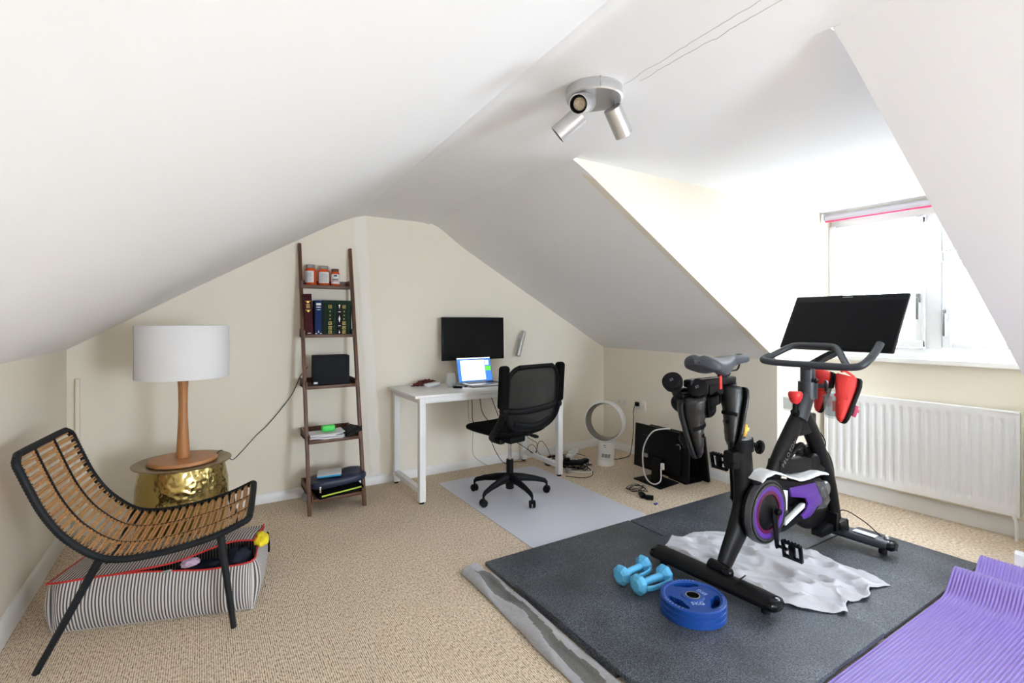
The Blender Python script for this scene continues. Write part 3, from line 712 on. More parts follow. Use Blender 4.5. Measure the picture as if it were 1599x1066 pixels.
def pr_diam(b, w_, h, T_):
    c = w_/2; Y = -.0043; m_ = T_ @ Matrix(((1, 0, 0, 0), (0, 0, 1, Y), (0, 1, 0, 0), (0, 0, 0, 1)))
    b.prism([(c-.007, h*.5), (c, h*.62), (c+.007, h*.5), (c, h*.38)], .001, m_, mi=1)
    b.prism([(c-.006, h*.98), (c+.006, h*.98), (c, h*.84)], .001, m_, mi=1); b.prism([(c-.006, h*.02), (c+.006, h*.02), (c, h*.12)], .001, m_, mi=1)
    b.box((c, Y, h*.74), (w_*.6, .001, .004), T_, mi=1); b.box((c, Y, h*.27), (w_*.6, .001, .004), T_, mi=1)
book(.618, .672, yk, .285, .10, 'maroon', 'old_book', 'thick maroon book with gold spine ornaments, leftmost on the second tray', prints=pr_maroon, tilt=-.045)
book(.682, .730, yk, .242, .10, 'bookblue', 'old_book', 'blue cloth book with silver spine lettering, between the maroon book and green set', prints=pr_blue)
bx0, bx1 = .733, .936
hb = .215
bw = (bx1-bx0-.008)/6
specs = [('bookgreen', None, 'plain dark green book, leftmost volume of the boxed set'), ('bookgreen', pr_frames, 'green book with gold square ornaments, second volume from the left of the boxed set'), ('bookgreen', None, 'plain green book left of the black volume in the boxed set'), ('bookblack', pr_diam, 'black book with a pale diamond on its spine in the boxed set'), ('bookgreen', pr_frames, 'green book with gold square ornaments, just right of the black volume'), ('bookgreen', None, 'plain green book, rightmost volume of the boxed set')]
for k, (c, pf, lb) in enumerate(specs):
    book(bx0+.004+k*bw, bx0+.004+(k+1)*bw-.0012, yk+.002, hb-.0, .10, c, 'boxed_book', lb, 'green boxed set on the second tray', pf, z=ST[1]+.003)
b = MB(); yy0 = yk-.002
b.box(((bx0+bx1)/2, yy0+.055, ST[1]+.0013), (bx1-bx0, .11, .0018)); b.box(((bx0+bx1)/2, yy0+.054, ST[1]+hb+.0165), (bx1-bx0, .112, .026), bev=.002)
b.box((bx0+.0012, yy0+.058, ST[1]+hb/2+.002), (.0024, .11, hb)); b.box((bx1-.0012, yy0+.058, ST[1]+hb/2+.002), (.0024, .11, hb)); b.box(((bx0+bx1)/2, yy0+.1095, ST[1]+hb/2), (bx1-bx0, .0024, hb))
tag(b.done('book_slipcase', 'bookgreen'), 'dark green slipcase holding six volumes on the second tray', 'slipcase')
# dark fabric box on the third tray
t = thing('storage_box', 'square charcoal fabric box standing on the third tray of the ladder shelf', 'box', (.785, ly(SZ[2])+.07, ST[2]))
b = MB(); m_ = Matrix.Translation((.785, ly(SZ[2])+.055, ST[2]+.104)) @ Matrix.Rotation(R(-5), 4, 'Z'); b.box((0, 0, 0), (.245, .12, .205), m_, bev=.006); b.done('body', 'charcoal', t)
b = MB(); b.box((-.105, -.0606, -.088), (.026, .001, .014), m_); lab(b.done('tag_label', 'label', t), 'small white label')
# fourth tray: papers, green case, black folder
zz = ST[3]+.001
tl = (.73, ly(SZ[3])+.04)
ex = ['lowest sheet, skewed left', 'second sheet up', 'third sheet up', 'fourth sheet up', 'topmost sheet, curling up at its right']
for k in range(5):
    a = random.uniform(-.18, .18); cxk = tl[0]+random.uniform(-.014, .014); cyk = tl[1]+random.uniform(-.012, .012)
    m_ = Matrix.Translation((cxk, cyk, zz+k*.0075)) @ Matrix.Rotation(a, 4, 'Z')
    b = MB(); b.grid(lambda u, v: Vector(((u-.5)*.225, (v-.5)*.15, .002+.016*max(0, u-.72)*2*(k > 2)+.006*(1-v)*noise.noise(Vector((u*3, k, v))))), 14, 8, m=m_, thick=.0045, tdir=(0, 0, 1))
    tag(b.done('paper_sheets', 'paper'), 'sheaf of white papers on the fourth tray, '+ex[k], 'papers', 'loose papers on the fourth tray')
b = MB(); b.box((.745, ly(SZ[3])+.02, zz+.066), (.088, .045, .042), bev=.010, seg=3); tag(b.done('glasses_case', 'green'), 'bright green plastic case lying on the papers of the fourth tray', 'case')
b = MB(); m_ = Matrix.Translation((.892, ly(SZ[3])+.05, zz+.040)) @ Matrix.Rotation(R(-15), 4, 'Y') @ Matrix.Rotation(R(14), 4, 'Z')
b.box((0, 0, 0), (.125, .17, .004), m_, bev=.001); b.box((.0, 0, -.018), (.115, .16, .022), m_, bev=.003); tag(b.done('black_folder', 'charcoal'), 'black folder tilted on the right of the fourth tray', 'folder')
# bottom tray: laptop sleeve, navy bag, notebook
zz = ST[4]+.0
t = thing('laptop_sleeve', 'black laptop sleeve with a lime green panel, under the navy bag on the lowest tray', 'sleeve', (.80, 3.60, zz))
m_ = Matrix.Translation((.80, ly(SZ[4])+.09, zz+.020)) @ Matrix.Rotation(R(-4), 4, 'Y') @ Matrix.Rotation(R(3), 4, 'Z')
b = MB(); b.box((0, 0, 0), (.30, .26, .030), m_, bev=.010, seg=3); b.done('body', 'black_soft', t)
b = MB(); b.box((0, -.129, .006), (.265, .006, .010), m_, bev=.002); lab(b.done('edge_panel', 'lime', t), 'lime green front edge')
t = thing('messenger_bag', 'slumped navy nylon bag lying on the lowest tray of the ladder shelf', 'bag', (.80, 3.6, zz+.045))
M['nylon'] = mat('navy_nylon', (.012, .02, .055), .45, bump=.3, bscale=60)
def mb(u, v):
    a = 2*pi*u; ph = -pi/2+pi*v; cx_, sx_ = cos(a), sin(a)
    sg = lambda q, e: math.copysign(abs(q)**e, q)
    x = .185*sg(cx_, .45)*sg(cos(ph), .4); y = .125*sg(sx_, .5)*sg(cos(ph), .4); z = .034*sg(sin(ph), .7)
    z += .014*(x/.18)+.012*noise.noise(Vector((x*14, y*12, 2)))*(1 if ph > -.5 else .2)
    return Vector((.80+x, ly(SZ[4])+.085+y-.01, zz+.092+z))
b = MB(); b.grid(mb, 72, 26, cu=True); b.done('body', 'nylon', t, ang=80)
b = MB(); b.box((.665, ly(SZ[4])-.045, zz+.058), (.012, .008, .030), bev=.003); b.ball((.665, ly(SZ[4])-.046, zz+.078), .009); b.done('zip_pull', 'chrome', t)
t = thing('notebook', 'white notebook with blue page edges lying on the navy bag', 'book', (.745, 3.53, zz+.13))
m_ = Matrix.Translation((.745, ly(SZ[4])+.055, zz+.138)) @ Matrix.Rotation(R(-2), 4, 'Y') @ Matrix.Rotation(R(-14), 4, 'Z')
M['skyblue'] = mat('sky_blue_edges', (.03, .35, .62), .6)
b = MB(); b.box((0, 0, .007), (.155, .15, .003), m_, bev=.001); b.done('cover', 'label', t)
b = MB(); b.box((0, 0, 0), (.150, .146, .012), m_); lab(b.done('pages', 'skyblue', t), 'blue page edges')
b = MB(); b.ball((.64, 3.80, .036), .036, seg=24); tag(b.done('ball', 'cardgrey'), 'small grey ball on the carpet behind the left foot of the ladder shelf', 'ball')
b = MB(); b.ball((.715, 3.80, .034), .034, seg=24); tag(b.done('ball', 'white_plastic'), 'small white ball on the carpet behind the ladder shelf, right of the grey one', 'ball')
# ================================================================ desk and office chair
DZ = .762
t = thing('desk', 'white rectangular desk with square tube frame against the back wall', 'desk', (1.92, 3.57, 0))
b = MB(); b.box((1.915, 3.585, DZ-.010), (1.32, .60, .020), bev=.002); b.done('desktop', 'trim', t)
for x in (1.315, 2.525):
    for y in (3.318, 3.855):
        b = MB(); b.box((x, y, (DZ-.02+.014)/2), (.045, .045, DZ-.034), bev=.002); l_ = b.done('leg', 'metal_white', t)
        b = MB(); b.cyl((x, y, 0), .018, .014); b.done('levelling_foot', 'black', l_)
    b = MB(); b.box((x, 3.587, .085), (.040, .492, .035), bev=.002); b.done('side_rail', 'metal_white', t)
    b = MB(); b.box((x, 3.587, DZ-.04), (.040, .492, .038), bev=.002); b.done('top_rail', 'metal_white', t)
for y in (3.318, 3.855):
    b = MB(); b.box((1.92, y, DZ-.04), (1.165, .040, .038), bev=.002); b.done('apron', 'metal_white', t)

t = thing('wall_monitor', 'black flat monitor mounted on the back wall above the desk', 'monitor', (1.98, 3.82, .95))
m_ = Matrix.Translation((1.981, 3.80, 1.136)) @ Matrix.Rotation(R(-1.2), 4, 'Z') @ Matrix.Rotation(R(-1.5), 4, 'X')
b = MB(); b.box((0, .012, 0), (.585, .026, .362), m_, bev=.004); b.box((0, .032, -.02), (.40, .03, .22), m_, bev=.01); b.done('housing', 'bezel', t)
b = MB(); b.box((0, -.0014, .004), (.565, .001, .335), m_); b.done('screen_panel', 'screen', t)
b = MB(); b.box((0, -.0016, -.171), (.028, .001, .004), m_); b.done('logo', 'cardgrey', t)
b = MB(); b.box((1.98, 3.875, 1.13), (.12, .07, .12), bev=.004); b.done('wall_bracket', 'black', t)

t = thing('laptop', 'open silver laptop showing a white document with a blue border, on the desk', 'laptop', (1.965, 3.62, DZ))
LM = Matrix.Translation((1.965, 3.605, DZ)) @ Matrix.Rotation(R(2), 4, 'Z')
b = MB(); b.box((0, 0, .010), (.33, .225, .013), LM, bev=.003); b.done('base', 'alu', t)
b = MB()
for r_ in range(5):
    for k in range(13): b.box((-.132+k*.022, .075-r_*.022, .0172), (.018, .018, .0015), LM)
b.done('keyboard', 'bezel', t)
b = MB(); b.box((0, -.070, .0168), (.10, .06, .001), LM, bev=.0003); b.done('trackpad', 'grey_metal', t)
SM = LM @ Matrix.Translation((0, .116, .012)) @ Matrix.Rotation(R(-14), 4, 'X')
b = MB(); b.box((0, .003, .105), (.33, .005, .212), SM, bev=.002); ld = b.done('lid', 'grey_metal', t)
for nme, c, e in (('glow_blue', (.05, .22, .75), .9), ('glow_white', (.9, .93, 1), 1.25), ('glow_green', (.15, .8, .05), .8), ('glow_dark', (.03, .10, .35), .6)):
    M[nme] = mat(nme, (.01, .01, .01), .4, emit=c, es=e)
def scr(x0, x1, z0, z1, mt, nm, dd=0):
    b = MB(); b.box(((x0+x1)/2, -.0002-dd, (z0+z1)/2), (x1-x0, .0006, z1-z0), SM); b.done(nm, mt, ld)
scr(-.160, .160, .008, .205, 'glow_blue', 'display')
scr(-.132, .098, .016, .186, 'glow_white', 'document_window', .0006); scr(-.158, .158, .198, .205, 'glow_white', 'menu_bar', .0006)
scr(-.045, .098, .187, .195, 'glow_dark', 'toolbar', .0006); scr(.105, .156, .092, .130, 'glow_green', 'green_tile', .0006); scr(.105, .140, .140, .180, 'glow_white', 'side_tile', .0006)

t = thing('tumbler_glass', 'stemless drinking glass with water, left of the laptop on the desk', 'glass', (1.665, 3.585, DZ))
T_ = Matrix.Translation((1.665, 3.585, DZ))
M['tumbler'] = mixglass('drinking_glass', (.75, .77, .78), .72, .04, (.96, .97, .97))
b = MB(); b.lathe([(0, .0), (.026, .0), (.033, .012), (.038, .035), (.039, .055), (.035, .09), (.031, .115), (.0298, .115), (.0338, .09), (.0378, .055), (.0368, .036), (.032, .014), (.02, .006), (0, .006)], T_, 40); b.done('bowl', 'tumbler', t, ang=60)
b = MB(); b.lathe([(0, .0065), (.0195, .0065), (.0315, .0145), (.0362, .036), (.0366, .045), (0, .045)], T_, 40); b.done('water', 'tumbler', t, ang=60)
t = thing('bead_garland', 'heap of dark red bead garland at the back left of the desk', 'beads', (1.54, 3.80, DZ))
b = MB(); rnd = random.Random(3)
for i in range(230):
    a = rnd.random()*2*pi; r_ = rnd.random()**.6; x = 1.55+.115*r_*cos(a); y = 3.815+.036*r_*sin(a); hh = .042*(1-r_**2)
    b.ball((x, y, DZ+.008+rnd.random()*hh), .0075+.002*rnd.random(), seg=8)
b.done('beads', 'beads', t); b = MB(); b.tube([Vector((1.432+.018*cos(k*pi/8), 3.80+.013*sin(k*pi/8), DZ+.004)) for k in range(16)], .0022, 6, closed=True); b.done('loop', 'beads', t)
b = MB(); m_ = Matrix.Translation((1.56, 3.735, DZ+.013)) @ Matrix.Rotation(R(16), 4, 'Z') @ Matrix.Rotation(R(-5), 4, 'Y'); b.box((.01, 0, .004), (.12, .06, .018), m_, bev=.002); b.box((-.012, -.004, -.0085), (.14, .075, .003), m_)
tag(b.done('white_box', 'paper'), 'small white cardboard box on a leaflet, in front of the red beads', 'box')
b = MB(); m_ = Matrix.Translation((1.695, 3.525, DZ)) @ Matrix.Rotation(R(-32), 4, 'Z'); b.box((0, 0, .008), (.072, .034, .015), m_, bev=.006, seg=3); tag(b.done('remote_fob', 'black'), 'small black remote fob in front of the drinking glass', 'remote')
b = MB(); b.tube(smooth_path([(1.70, 3.70, DZ+.003), (1.74, 3.66, DZ+.003), (1.76, 3.72, DZ+.003), (1.73, 3.60, DZ+.003), (1.768, 3.545, DZ+.003)], 6), .0015, 6); b.ball((1.768, 3.543, DZ+.006), .006, seg=10); b.ball((1.784, 3.548, DZ+.006), .006, seg=10)
tag(b.done('earphones', 'black'), 'thin black earphones lying left of the laptop', 'earphones')

t = thing('wall_light', 'small tilted tube spotlight on the back wall right of the monitor', 'wall light', (2.48, 3.86, .97))
b = MB(); b.cyl((2.505, 3.908, 1.12), .030, .016, (0, -1, 0), bev=.003); b.tube([(2.505, 3.895, 1.12), (2.505, 3.855, 1.10)], .007, 10); b.done('bracket', 'trim', t)
dd_ = Vector((-.075, -.015, -.22)); b = MB(); b.cyl((2.520, 3.846, 1.185), .021, dd_.length, dd_, bev=.003); b.done('tube_head', 'alu', t)
b = MB(); b.cyl((2.520, 3.846, 1.188), .020, .012, -dd_, bev=.004); lab(b.done('end_cap', 'white_plastic', t), 'white end cap')

# frosted chair mat
def rrect(x0, x1, y0, y1, r, n=6):
    out = []
    for cx_, cy_, a in ((x1-r, y1-r, 0), (x0+r, y1-r, 90), (x0+r, y0+r, 180), (x1-r, y0+r, 270)):
        for k in range(n+1): q = R(a+90*k/n); out.append((cx_+r*cos(q), cy_+r*sin(q)))
    return out
b = MB(); b.prism(rrect(1.585, 2.50, 2.31, 3.66, .04), .003, Matrix.Translation((0, 0, .0022)), sm=False); 
tag(b.done('chair_mat', 'frosted'), 'translucent grey plastic floor mat under the office chair', 'floor mat')

OC = (1.918, 3.115, .0042)
t = thing('office_chair', 'black mesh office chair with its arms flipped up, on the clear floor mat', 'chair', OC, R(10))
def dn(b, n, mt, p=None, **k): return b.done(n, mt, p or t, local=True, **k)
b = MB(); b.cyl((0, 0, .055), .030, .115, bev=.004); b.cyl((0, 0, .17), .026, .10, bev=.002); dn(b, 'hub', 'black')
b = MB(); b.cyl((0, 0, .26), .014, .17); dn(b, 'gas_lift', 'chrome')
for k in range(5):
    a = R(45+72*k); d = Vector((cos(a), sin(a), 0)); s_ = Vector((-sin(a), cos(a), 0))
    b = MB(); pts = [d*.02+Vector((0, 0, .135)), d*.10+Vector((0, 0, .130)), d*.20+Vector((0, 0, .112)), d*.268+Vector((0, 0, .092)), d*.285+Vector((0, 0, .075))]
    b.tube(pts, [.034, .028, .021, .017, .012], 10, flat=(.8, 1.0, s_)); sp_ = dn(b, 'base_spoke', 'graphite' if False else 'black')
    c = d*.285; b = MB(); b.tube([c+Vector((0, 0, .080)), c+Vector((0, 0, .046))], .008, 10); ca_ = a+1.1
    ax_ = Vector((cos(ca_), sin(ca_), 0))
    for q in (-1, 1): b.cyl(c+ax_*(.006*q)+Vector((0, 0, .0265)), .0265, .016, ax_*q, 20, bev=.005)
    b.box((c.x, c.y, .040), (.030, .030, .022), bev=.008); dn(b, 'caster', 'black')
b = MB(); b.box((0, .01, .425), (.15, .20, .045), bev=.01); b.box((-.08, .03, .41), (.05, .09, .04), bev=.01); dn(b, 'tilt_mechanism', 'black')
b = MB(); b.tube([(.08, .02, .42), (.19, .0, .415), (.235, -.01, .405)], .005, 8); b.tube([(.21, -.005, .413), (.25, -.012, .400), (.275, -.018, .392)], [.011, .015, .010], 10); dn(b, 'height_lever', 'black')
def seatf(u, v):
    a = 2*pi*u; ph = -pi/2+pi*v; sg = lambda q, e: math.copysign(abs(q)**e, q)
    x = .255*sg(cos(a), .55)*sg(cos(ph), .35); y = .255*sg(sin(a), .6)*sg(cos(ph), .35); z = .036*sg(sin(ph), .6)
    if sin(ph) < 0: x *= 1-.18*(-sin(ph)); y *= 1-.12*(-sin(ph))
    return Vector((x, y+.045, .492+z+.012*(x/.25)**2-.03*max(0, (y-.14)/.12)**2+.012*(y < -.1)*((-y-.1)/.15)))
b = MB(); b.grid(seatf, 72, 30, cu=True); dn(b, 'seat', 'black_soft', ang=80)
# backrest: frame loop curved round the sitter, mesh stretched inside
def bk(x, z):
    s_ = (z-.53)/.44; return Vector((x, -.235-.055*s_+.035*(x/.22)**2*-1*-1 - .025*sin(pi*s_), z))
outl = []
for cx_, cz_, a in ((.235-.10, .965-.10, 0), (-.235+.10, .965-.10, 90), (-.235+.14, .535+.14, 180), (.235-.14, .535+.14, 270)):
    rr_ = .10 if a < 180 else .14
    for k in range(9): q = R(a+90*k/8); outl.append((cx_+rr_*cos(q), cz_+rr_*sin(q)))
lp = smooth_path([bk(x, z) for x, z in outl+outl[:1]], 3)[:-1]
b = MB(); b.tube(lp, .013, 12, closed=True, flat=(1.35, .8, (0, -.15, 1))); dn(b, 'back_frame', 'black', ang=80)
def meshf(u, v):
    # map unit disc-ish square into outline
    z = .545+.41*v; w_ = .230
    if z > .865: w_ = .135+math.sqrt(max(0, .10**2-(z-.865)**2))-.004
    if z < .675: w_ = .095+math.sqrt(max(0, .14**2-(.675-z)**2))-.004
    return bk(-w_+2*w_*u, z)
b = MB(); b.grid(meshf, 24, 40); dn(b, 'back_mesh', 'mesh')
b = MB(); b.tube(smooth_path([bk(-.235, .675)+Vector((0, .0, 0)), bk(-.15, .672)+Vector((0, -.035, 0)), bk(0, .682)+Vector((0, -.045, 0)), bk(.15, .690)+Vector((0, -.035, 0)), bk(.235, .692)], 6), .022, 12, flat=(1, .38, (0, 0, 1)))
for x in (-.06, .06): b.cyl(bk(x, .681)+Vector((0, -.048, 0)), .006, .006, (0, -1, 0))
dn(b, 'back_support', 'black', ang=80)
b = MB(); b.tube(smooth_path([bk(x, .575-.03*cos(x/.15*pi/2)) + Vector((0, -.004, 0)) for x in (-.165, -.1, 0, .1, .165)], 5), .024, 12, flat=(1, .4, (0, 0, 1))); dn(b, 'lumbar_bar', 'black', ang=80)
for s_ in (-1, 1):
    b = MB(); X = .258*s_; b.cyl((X-.018*s_, -.235, .68), .026, .045, (s_, 0, 0), bev=.006)
    b.tube(smooth_path([(X, -.235, .68), (X+.004*s_, -.20, .60), (X, -.14, .53), (X-.03*s_, -.06, .47), (X-.10*s_, -.0, .435)], 6), [.026, .018], 12, flat=(.8, 1.1, (1, 0, 0))); ab = dn(b, 'arm_bracket', 'black', ang=80)
    b = MB(); b.box((0, 0, 0), (.074, .056, .290), Matrix.Translation((X+.012*s_, -.242, .838)) @ Matrix.Rotation(R(4), 4, 'X'), bev=.024, seg=5); dn(b, 'armrest', 'black_soft', ang=70)

# cables under the desk and the heap beside it
def cable(pts, r, mt, label, name='cable', grp=None, n=6):
    b = MB(); b.tube(smooth_path(pts, n), r, 6); return tag(b.done(name, mt, ang=80), label, 'cable', grp)
cable([(1.928, 3.80, .722), (1.925, 3.80, .62), (1.936, 3.81, .44), (1.985, 3.82, .40), (2.0, 3.86, .14), (2.104, 3.86, .035), (2.16, 3.84, .006)], .0022, 'cardgrey', 'grey cable hanging behind the chair seat, leftmost under the desk')
cable([(1.96, 3.80, .722), (1.962, 3.80, .55), (1.975, 3.80, .42), (2.08, 3.80, .375), (2.20, 3.80, .13), (2.29, 3.80, .02), (2.40, 3.82, .012), (2.50, 3.78, .008)], .003, 'black', 'black cable sagging from the desk to the skirting behind the chair stem')
cable([(2.035, 3.80, .722), (2.04, 3.80, .60), (2.07, 3.80, .48), (2.18, 3.80, .36), (2.34, 3.79, .24), (2.46, 3.72, .15), (2.60, 3.66, .04)], .003, 'black', 'black cable running from mid desk down to the heap right of the desk')
cable([(2.10, 3.80, .722), (2.15, 3.80, .62), (2.20, 3.80, .50), (2.22, 3.80, .45)], .003, 'black', 'short black cable dangling left of the chair back, rightmost')
cable([(2.52, 3.72, .42), (2.47, 3.70, .31), (2.462, 3.70, .259), (2.52, 3.70, .215), (2.564, 3.70, .185), (2.56, 3.70, .12), (2.532, 3.70, .092), (2.47, 3.70, .145), (2.486, 3.70, .175), (2.53, 3.70, .17), (2.59, 3.70, .09), (2.66, 3.68, .02)], .0024, 'black', 'thin looped black cable standing up inside the right desk leg')
cable([(2.55, 3.69, .09), (2.575, 3.70, .17), (2.603, 3.70, .20), (2.64, 3.70, .18), (2.69, 3.70, .11), (2.725, 3.70, .04), (2.78, 3.66, .006)], .0026, 'black', 'arched black cable loop beside the right rear desk leg')
rnd = random.Random(11)
def tangle(cx_, cy_, rx, ry, zt, n, seed, r, mt, label, name='cable_tangle', grp=None):
    q = random.Random(seed); pts = []
    for i in range(n):
        a = i*1.35+q.random()*.9; k = .45+.55*q.random()
        pts.append((cx_+rx*k*cos(a), cy_+ry*k*sin(a), .004+zt*q.random()))
    return cable(pts, r, mt, label, name, grp, 6)
tangle(2.70, 3.60, .13, .14, .05, 26, 2, .0033, 'black', 'heap of thin black cables on the carpet right of the desk frame')
tangle(2.80, 3.42, .15, .13, .045, 24, 5, .0035, 'black', 'heap of black cables between the desk and the bladeless fan')
tangle(2.90, 3.52, .12, .12, .05, 14, 8, .0035, 'white_plastic', 'white cable coiled among the black ones beside the fan')
cable([(2.66, 3.36, .012), (2.72, 3.28, .006), (2.82, 3.25, .006), (2.86, 3.33, .02), (2.84, 3.42, .03)], .0045, 'white_plastic', 'thick white flex curving along the front of the cable heap')
cable([(2.555, 3.27, .004), (2.64, 3.16, .004), (2.74, 3.16, .004), (2.83, 3.25, .004), (2.84, 3.34, .02)], .003, 'black', 'black cable curling forward onto the carpet by the desk leg')
cable([(2.60, 3.73, .02), (2.86, 3.76, .02), (3.0, 3.70, .03), (3.06, 3.62, .02)], .003, 'black', 'black cable along the skirting behind the cable heap')
t = thing('extension_lead', 'white extension socket block lying on the cable heap by the fan', 'extension lead', (2.87, 3.60, .05))
m_ = Matrix.Translation((2.88, 3.585, .075)) @ Matrix.Rotation(R(30), 4, 'Z') @ Matrix.Rotation(R(-6), 4, 'Y')
b = MB(); b.box((0, 0, 0), (.19, .055, .034), m_, bev=.008, seg=3); b.done('body', 'white_plastic', t)
b = MB(); b.box((-.04, 0, .024), (.045, .042, .022), m_, bev=.006); b.box((.045, 0, .022), (.045, .042, .018), m_, bev=.006); b.done('plug', 'label', t)
b = MB(); b.box((0, 0, 0), (.22, .06, .036), Matrix.Translation((2.75, 3.44, .045)) @ Matrix.Rotation(R(-35), 4, 'Z'), bev=.008); b.box((0, 0, .026), (.05, .04, .03), Matrix.Translation((2.72, 3.46, .045)) @ Matrix.Rotation(R(-35), 4, 'Z'), bev=.006)
tag(b.done('power_strip', 'black'), 'black power strip in the cable heap right of the desk', 'extension lead')
b = MB(); b.box((0, 0, 0), (.12, .055, .032), Matrix.Translation((2.88, 3.43, .04)) @ Matrix.Rotation(R(20), 4, 'Z'), bev=.008); tag(b.done('power_adapter', 'black'), 'black power adapter nearest the fan in the cable heap', 'adapter')
b = MB(); b.box((0, 0, 0), (.045, .045, .035), Matrix.Translation((2.635, 3.335, .022)) @ Matrix.Rotation(R(20), 4, 'Z'), bev=.01); tag(b.done('mains_plug', 'cardgrey'), 'grey plug lying just right of the front desk leg', 'plug')

# bladeless fan
FX, FY = 3.075, 3.36
t = thing('bladeless_fan', 'white bladeless ring fan on the carpet in the far right corner', 'fan', (FX, FY, 0))
T_ = Matrix.Translation((FX, FY, 0))
b = MB(); b.lathe([(0, 0), (.074, 0), (.078, .004), (.077, .045), (.073, .055), (.0, .055)], T_, 40); b.done('foot', 'white_plastic', t)
b = MB(); m2 = T_ @ Matrix.Rotation(R(5), 4, 'X'); b.lathe([(0, .05), (.073, .052), (.0745, .10), (.0735, .20), (.070, .215), (0, .215)], m2, 40); b.done('body', 'white_plastic', t)
b = MB()
va = math.atan2(-FY, -FX)
for k in range(3): b.lathe([(.0752, .085), (.0752, .118)], m2, 6, a0=va-.50+k*.36, a1=va-.50+k*.36+.30)
lab(b.done('intake_grille', 'cardgrey', t, normals=False), 'grey intake grille')
b = MB(); b.lathe([(.0752, .19), (.0752, .196)], m2, 8, a0=va-.40, a1=va-.10); b.lathe([(.0752, .176), (.0752, .180)], m2, 8, a0=va-.25, a1=va-.02); b.done('label_print', 'ink', t, normals=False)
RM = Matrix.Translation((FX-.0, FY, .388)) @ Matrix.Rotation(R(-68), 4, 'Z') @ Matrix.Rotation(R(-8), 4, 'Y')   # ring axis along local x
ax = Vector((-.97, -.52, .04)).normalized()
rm = axis((FX, FY, .388), ax)
b = MB(); b.lathe([(.180, -.030), (.183, .0), (.178, .045), (.174, .052), (.168, .052)], rm, 72); b.done('outer_ring', 'white_plastic', t, ang=60, normals=True)
b = MB(); b.lathe([(.168, .052), (.160, .03), (.150, -.045), (.155, -.052), (.168, -.048), (.180, -.030)], rm, 72); lab(b.done('inner_ring', 'fangrey', t, ang=60), 'grey inner ring')
cable([(3.10, 3.44, .012), (3.25, 3.42, .006), (3.40, 3.42, .006), (3.50, 3.47, .02), (3.535, 3.47, .20), (3.538, 3.468, .33), (3.532, 3.465, .41), (3.525, 3.44, .472), (3.53, 3.405, .493)], .0032, 'black', 'black flex from the wall socket down behind the monitors to the fan')
cable([(3.13, 3.50, .01), (3.30, 3.66, .03), (3.44, 3.70, .12), (3.50, 3.69, .26), (3.53, 3.66, .46)], .003, 'white_plastic', 'white flex hanging from the left wall socket, seen through the fan ring')
# sockets
def sock(y, z, label, plug):
    t = thing('wall_socket', label, 'socket', (RX-.004, y, z-.043))
    b = MB(); b.box((RX-.004, y, z), (.010, .146, .086), bev=.002); b.done('face_plate', 'socket', t)
    b = MB()
    for q in (-.036, .036):
        b.box((RX-.0095, y+q, z-.004), (.001, .004, .008)); b.box((RX-.0095, y+q-.010, z-.018), (.001, .007, .004)); b.box((RX-.0095, y+q+.010, z-.018), (.001, .007, .004))
    b.done('socket_holes', 'ink', t)
    for q in (-.036, .036):
        b = MB(); b.box((RX-.010, y+q, z+.022), (.004, .012, .018), bev=.001); b.done('switch', 'white_plastic', t)
    if plug: b = MB(); b.box((RX-.025, y+.02, z+.006), (.03, .04, .04), bev=.01); tag(b.done('black_plug', 'black'), 'black plug pushed into the right wall socket', 'plug')
sock(3.645, .492, 'double wall socket nearest the corner, nothing black plugged in', False)
sock(3.40, .486, 'double wall socket right of the fan, with a black plug in it', True)

# two spare monitors on the floor
t = thing('floor_monitor', 'black monitor standing back to front on the carpet with a round badge and white cable', 'monitor', (3.09, 2.76, 0))
fm = Matrix.Translation((3.10, 2.755, .25)) @ Matrix.Rotation(R(-2), 4, 'Z') @ Matrix.Rotation(R(90), 4, 'Z') @ Matrix.Rotation(R(3), 4, 'X')
# local: x along the screen, +y towards -world x (its back)
b = MB(); b.box((0, -.012, 0), (.565, .022, .355), fm, bev=.004); b.box((-.01, .008, -.02), (.43, .03, .24), fm, bev=.012); b.done('housing', 'bezel', t)
b = MB(); b.box((0, -.0236, .004), (.545, .001, .325), fm); b.done('screen_panel', 'screen', t)
b = MB(); b.box((-.03, .055, -.15), (.09, .035, .20), fm, bev=.008); b.done('stand_neck', 'black', t)
b = MB(); b.prism([(2.965, 2.63), (3.20, 2.65), (3.22, 2.92), (2.985, 2.925)], .010, Matrix.Translation((0, 0, .0055)), bev=.002); b.done('stand_foot', 'black', t)
b = MB(); b.cyl((3.078, 2.552, .325), .023, .003, (-1, 0, 0), 28); bd = lab(b.done('badge', 'grey_metal', t), 'round silver badge')
b = MB(); b.box((3.068, 2.87, .195), (.014, .032, .03), bev=.002); b.done('port_plate', 'cardgrey', t)
b = MB(); b.tube(smooth_path([(3.066, 2.62, .455), (3.045, 2.65, .452), (3.02, 2.741, .422), (3.02, 2.812, .345), (3.02, 2.855, .244), (3.015, 2.849, .117), (3.0, 2.80, .035), (2.99, 2.718, .014), (3.01, 2.667, .05), (3.03, 2.68, .135)], 6), .0055, 8)
b.box((3.04, 2.685, .155), (.025, .045, .05), bev=.004); lab(b.done('cable', 'white_plastic', t), 'white cable arching over the monitor back')
t = thing('floor_monitor', 'plain black monitor leaning behind the badged one, nearest the knee wall', 'monitor', (3.38, 2.8, 0))
fm = Matrix.Translation((3.375, 2.80, .195)) @ Matrix.Rotation(R(90), 4, 'Z') @ Matrix.Rotation(R(-9), 4, 'X')
b = MB(); b.box((0, 0, 0), (.56, .026, .37), fm, bev=.004); b.box((0, .022, 0), (.40, .03, .22), fm, bev=.01); b.done('housing', 'bezel', t)
b = MB(); b.box((0, -.0136, .004), (.54, .001, .34), fm); b.done('screen_panel', 'screen', t)
